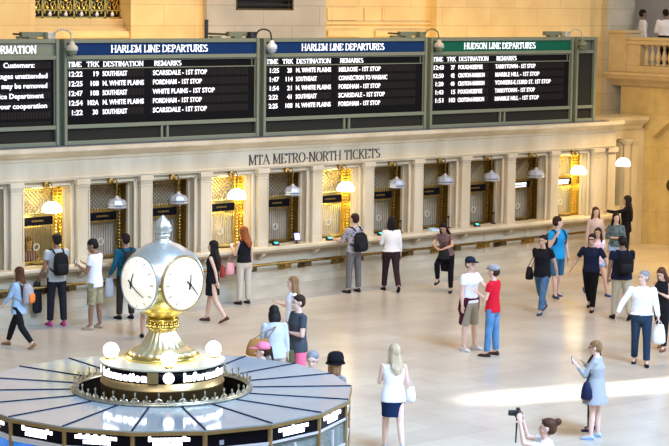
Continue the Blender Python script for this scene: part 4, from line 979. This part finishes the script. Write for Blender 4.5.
# 14
P = person(7.98, -.60, 90, 1.79, 'man in plaid shirt and grey trousers at the ledge', 'fair', 'short', 'darkbrown', 'tee', (.60, .58, .62), 'trousers', (.16, .15, .145), (.02, .02, .025), ('counter', 'counter'), ((0, 5, 0), (0, 5, 0)), tnoise=(26, (.16, .15, .20)), sleeve=1.15, hem=.9)
backpack(P, (.010, .010, .012), 'big black backpack on the man in plaid shirt', .19, dz=-.06)
# 15
P = person(8.8, -.95, 62, 1.72, 'woman in white sweater and dark trousers walking toward the ledge', 'tan', 'bob', 'black', 'long', (.82, .82, .80), 'trousers', (.035, .018, .02), BK, ('phone', 'down'), ((14, 1, 2), (-16, 1, 18)), fem=True, sleeve=1.8, hem=.98, flare=1.1, fat=1.08)
handbag(P, (.24, .08, .90), (.02, .015, .015), 'small black crossbody bag of the woman in white sweater', (.07, .05, .11), (.0, -.10, 1.45), 'crossbody_bag')
# 16
P = person(9.76, -1.79, -150, 1.66, 'woman in black lifting her knee to search a bag', 'tan', 'long', 'black', 'tee', (.10, .08, .08), 'leggings', (.008, .008, .01), (.02, .02, .03), ('knee', 'knee'), ((2, 2, 0), (62, 4, 78)), fem=True, head=(0, -25), lean=(0, .38), tnoise=(22, (.30, .16, .14)), hem=.9)
b = MB(); b.loft([(0, -.03, .50, .15, .05), (0, -.05, .70, .18, .07), (0, -.03, .90, .185, .13), (0, 0, 1.05, .165, .115)], 18); P.T(b, lambda p: p).build('draped_cardigan', cloth((.008, .008, .01)), P.root, remesh=.012, sm=3)
handbag(P, (-.03, .36, .98), (.02, .02, .022), 'black bag balanced on the raised knee of the woman in black', (.15, .09, .13), (-.03, .30, 1.18))
# 17
P = person(5.08, -7.33, -85, 1.76, 'man in white t-shirt and khaki shorts with dark cap', 'fair', 'short', 'brown', 'tee', (.85, .86, .90), 'shorts', (.36, .31, .23), (.75, .75, .78), ('gesture', 'down'), ((0, 6, 0), (0, 6, 0)), hat=('cap', (.015, .02, .04)), hem=.92, head=(-10, 0))
b = MB()
for sd in (-1, 1): b.tube((sd*.15, .05, .99), (sd*.19, .0, .80), .05, .06, 8, True); b.tube((sd*.19, .0, .80), (sd*.20, -.04, .55), .06, .05, 8, True)
b.loft([(0, -.10, .60, .15, .03), (0, -.14, .80, .19, .03), (0, -.10, 1.0, .18, .06)], 14); b.loft([(0, 0, .97, .19, .14), (0, 0, 1.02, .185, .137)], 20)
P.T(b, lambda p: p).build('tied_jacket', cloth((.07, .012, .02)), P.root, remesh=.014, sm=3)
# 18
P = person(5.0, -8.02, 112, 1.70, 'man in red t-shirt and blue jeans wearing a grey flat cap', 'fair', 'short', 'darkbrown', 'tee', (.62, .012, .03), 'trousers', (.07, .19, .36), (.06, .03, .02), ('phone', 'down'), ((3, 4, 0), (-2, 4, 0)), hat=('flat', (.32, .33, .36)), hem=.87, bnoise=(8, (.12, .27, .46)))
# 19
P = person(9.39, -5.13, -165, 1.70, 'man in black polo shirt and jeans walking left', 'tan', 'short', 'black', 'tee', (.010, .010, .014), 'trousers', (.05, .11, .20), (.04, .07, .12), ('swing_b', 'swing_b'), ((20, 2, 4), (-16, 2, 20)), hem=.85, fat=1.1, extra=None, bnoise=(7, (.09, .17, .28)))
handbag(P, (.33, -.02, .90), (.01, .01, .012), 'black shoulder bag at the side of the black polo man', (.09, .10, .14), (.14, 0, 1.40), 'shoulder_bag')
# 20
P = person(11.29, -3.79, -100, 1.82, 'man in bright blue t-shirt and blue shorts with one backpack strap', 'fair', 'short', 'darkbrown', 'tee', (.02, .30, .62), 'shorts', (.04, .13, .24), (.05, .10, .18), ('down', 'strap'), ((-6, 3, 6), (8, 3, 0)), head=(70, 0), hem=.85)
backpack(P, (.012, .015, .025), 'dark backpack carried by the bright blue t-shirt man')
# 21
P = person(10.55, -5.48, -155, 1.68, 'man in navy shirt, black trousers and sunglasses walking forward', 'tan', 'short', 'black', 'tee', (.010, .015, .035), 'trousers', (.006, .006, .008), BK, ('away', 'away'), ((20, 3, 4), (-18, 3, 20)), extra=('glasses',), hem=.92, fat=1.1, sleeve=.7)
# 22
P = person(14.64, -1.92, -120, 1.65, 'woman with long brown hair and pale pink blouse by the last pilaster', 'fair', 'long', 'brown', 'long', (.62, .48, .42), 'trousers', (.30, .28, .28), BK, ('down', 'down'), fem=True, sleeve=1.6)
# 23
P = person(12.32, -4.07, -110, 1.58, 'woman in white t-shirt with red print, behind the navy shirt man', 'tan', 'long', 'darkbrown', 'tee', (.75, .75, .80), 'microshorts', (.30, .40, .55), (.03, .12, .30), ('down', 'down'), WALKL, fem=True, head=(-40, 0), tnoise=(7, (.75, .35, .38)))
# 24
P = person(14.50, -2.70, -140, 1.66, 'woman in dark plaid shirt and denim shorts with crossed arms', 'fair', 'long', 'black', 'tee', (.03, .07, .08), 'microshorts', (.32, .42, .58), (.1, .1, .1), ('fold', 'fold'), WALKR, fem=True, tnoise=(24, (.20, .26, .26)), sleeve=1.5, head=(20, 0), hem=.92)
handbag(P, (-.25, .02, .98), (.012, .012, .014), 'dark bag at the side of the plaid shirt woman', (.09, .07, .13), (-.12, 0, 1.42), 'shoulder_bag')
# 25
P = person(16.6, -1.2, 125, 1.76, 'person with long black hair and black clothes reaching toward the recessed counter', 'tan', 'verylong', 'black', 'long', (.006, .006, .008), 'trousers', (.008, .008, .012), BK, ('reach', 'down'), fem=True, sleeve=1.9, hem=.85)
handbag(P, (.24, .05, .86), (.45, .05, .05), 'small red purse by the hip of the person in black', (.06, .04, .05), (.2, .03, 1.0), 'purse')
# 26
P = person(10.14, -6.70, 60, 1.74, 'man in dark navy shirt and khaki trousers seen from behind', 'brown', 'short', 'black', 'tee', (.010, .014, .035), 'trousers', (.46, .40, .28), BK, ('down', 'phone_hi'), ((6, 3, 0), (-10, 3, 12)), fat=1.25, head=(0, -15))
backpack(P, (.008, .008, .01), 'black backpack on the khaki trousers man', .18)
# 27
P = person(6.58, -10.3, -140, 1.74, 'grey haired man in bright white shirt and jeans striding forward', 'fair', 'short', 'grey', 'long', (.92, .92, .95), 'trousers', (.02, .04, .075), (.01, .012, .02), ('bag', 'away'), ((8, 2, 0), (-8, 2, 10)), head=(-40, 5), sleeve=1.9, hem=.98, fat=1.1, flare=1.1)
handbag(P, (-.32, .08, .62), (.85, .85, .86), 'white plastic shopping bag held by the white shirt man', (.13, .09, .18), (-.29, .10, .90), 'shopping_bag', rough=.35)
# 28
P = person(8.07, -9.53, -170, 1.60, 'brown haired woman in sleeveless black outfit looking down', 'fair', 'long', 'brown', 'tank', BK, 'trousers', BK, (.25, .10, .05), ('phone', 'phone'), ((6, 2, 0), (-14, 2, 12)), fem=True, head=(0, -25))
# 29
P = person(-1.60, -12.55, 55, 1.60, 'blonde woman in white sleeveless top and navy skirt walking away', 'fair', 'long', 'blonde', 'tank', (.86, .87, .92), 'skirt', (.008, .02, .06), (.35, .42, .50), ('phone', 'bag'), ((10, 1, 2), (-16, 1, 26)), fem=True, hem=.84, flare=1.04, head=(25, 0), fat=1.08)
handbag(P, (.29, .02, .95), (.78, .78, .82), 'white handbag on the arm of the blonde woman', (.08, .12, .12), (.2, .0, 1.28))
# 30
P = person(1.43, -13.80, 118, 1.50, 'woman in long pale grey cardigan, standing with phone', 'fair', 'short', 'lightbrown', 'cardigan', (.34, .345, .35), 'microshorts', (.010, .012, .03), (.35, .45, .62), ('phone_hi', 'phone_hi'), ((2, 4, 0), (-2, 4, 0)), fem=True, sleeve=1.75, hem=.66, flare=1.28, fat=1.30, extra=('glasses',), head=(0, -8))
handbag(P, (-.33, .08, .93), (.012, .016, .05), 'navy shoulder bag of the grey cardigan woman', (.10, .11, .16), (-.17, .0, 1.42), 'shoulder_bag')
phone(P, 0, 'small phone in the hands of the grey cardigan woman')
# 31
P = person(1.80, -13.42, 118, 1.40, 'person in black hidden behind the grey cardigan woman', 'tan', 'long', 'black', 'long', BK, 'trousers', BK, (.03, .03, .08), ('down', 'down'), ((0, 2, 0), (0, 2, 0)), fem=True, sleeve=1.9)
# 32 photographer, mostly below the frame
P = person(-3.50, -17.40, 128, 1.60, 'woman with brown hair bun holding up a camera at the bottom edge', 'fair', 'bun', 'brown', 'tee', (.70, .76, .82), 'trousers', (.1, .12, .2), BK, ('camera', 'camera'), fem=True, hat=None, extra=('glasses', 'glasses_up'), sleeve=.6, head=(0, 6), neck=1)
a = (P.A[0][2]+P.A[0][3]*.09+P.A[1][2]+P.A[1][3]*.09)/2+Vector((0, .04, .04)); t = carried(P, 'camera', P.fin(a), 'black camera with dangling strap held up by the photographer', 'camera')
b = MB().box(a.x-.075, a.x+.075, a.y-.035, a.y+.025, a.z-.05, a.z+.045); b.box(a.x-.03, a.x+.03, a.y-.03, a.y+.02, a.z+.045, a.z+.075); P.T(b, lambda p: p).build('camera_body', M['dark'], t, bevel=.01)
b = MB().tube((a.x, a.y+.02, a.z), (a.x, a.y+.12, a.z), .04, .038, 16); P.T(b, lambda p: p).build('lens', M['dark'], t)
b = MB().path([(a.x-.075, a.y, a.z+.02), (a.x-.12, a.y-.01, a.z-.10), (a.x-.11, a.y, a.z-.26), (a.x-.15, a.y, a.z-.36), (a.x-.09, a.y, a.z-.22), (a.x-.07, a.y, a.z-.02)], .011, 6); P.T(b, lambda p: p).build('strap', M['dark'], t)
# 33 34 on the balcony
P = person(21.25, 2.42, -35, 1.70, 'man in white shirt leaning by the balcony pier, face to the right', 'brown', 'short', 'black', 'long', (.85, .85, .88), 'trousers', BK, BK, ('hip', 'down'), z0=4.73, sleeve=1.9, hem=.98, head=(0, 0))
P = person(21.5, 1.80, 60, 1.72, 'broad man in white shirt and black belt on the balcony, seen from behind', 'brown', 'short', 'black', 'long', (.88, .88, .92), 'trousers', BK, BK, ('phone', 'phone'), z0=4.73, sleeve=1.9, hem=1.0, fat=1.35, head=(0, -25))
# 35 clerk
P = person(.45, 1.05, -90, 1.60, 'ticket clerk with dark hair behind the glass of the far left window', 'tan', 'long', 'brown', 'tee', (.16, .10, .10), 'trousers', BK, BK, ('counter', 'phone'), fem=True)

# sizes of the sans lettering need one update; then the letters become plain meshes
bpy.context.view_layer.update()
for o, w_ in TXT:
    if o.dimensions.x > 1e-4: o.scale.x = w_/o.dimensions.x
dg = bpy.context.evaluated_depsgraph_get()
for o in [o for o in bpy.data.objects if o.type == 'FONT']:
    me = bpy.data.meshes.new_from_object(o.evaluated_get(dg)); n = bpy.data.objects.new('lettering', me); C.objects.link(n)
    n.parent = o.parent; n.location = o.location; n.rotation_euler = o.rotation_euler; n.scale = o.scale
    bpy.data.objects.remove(o)
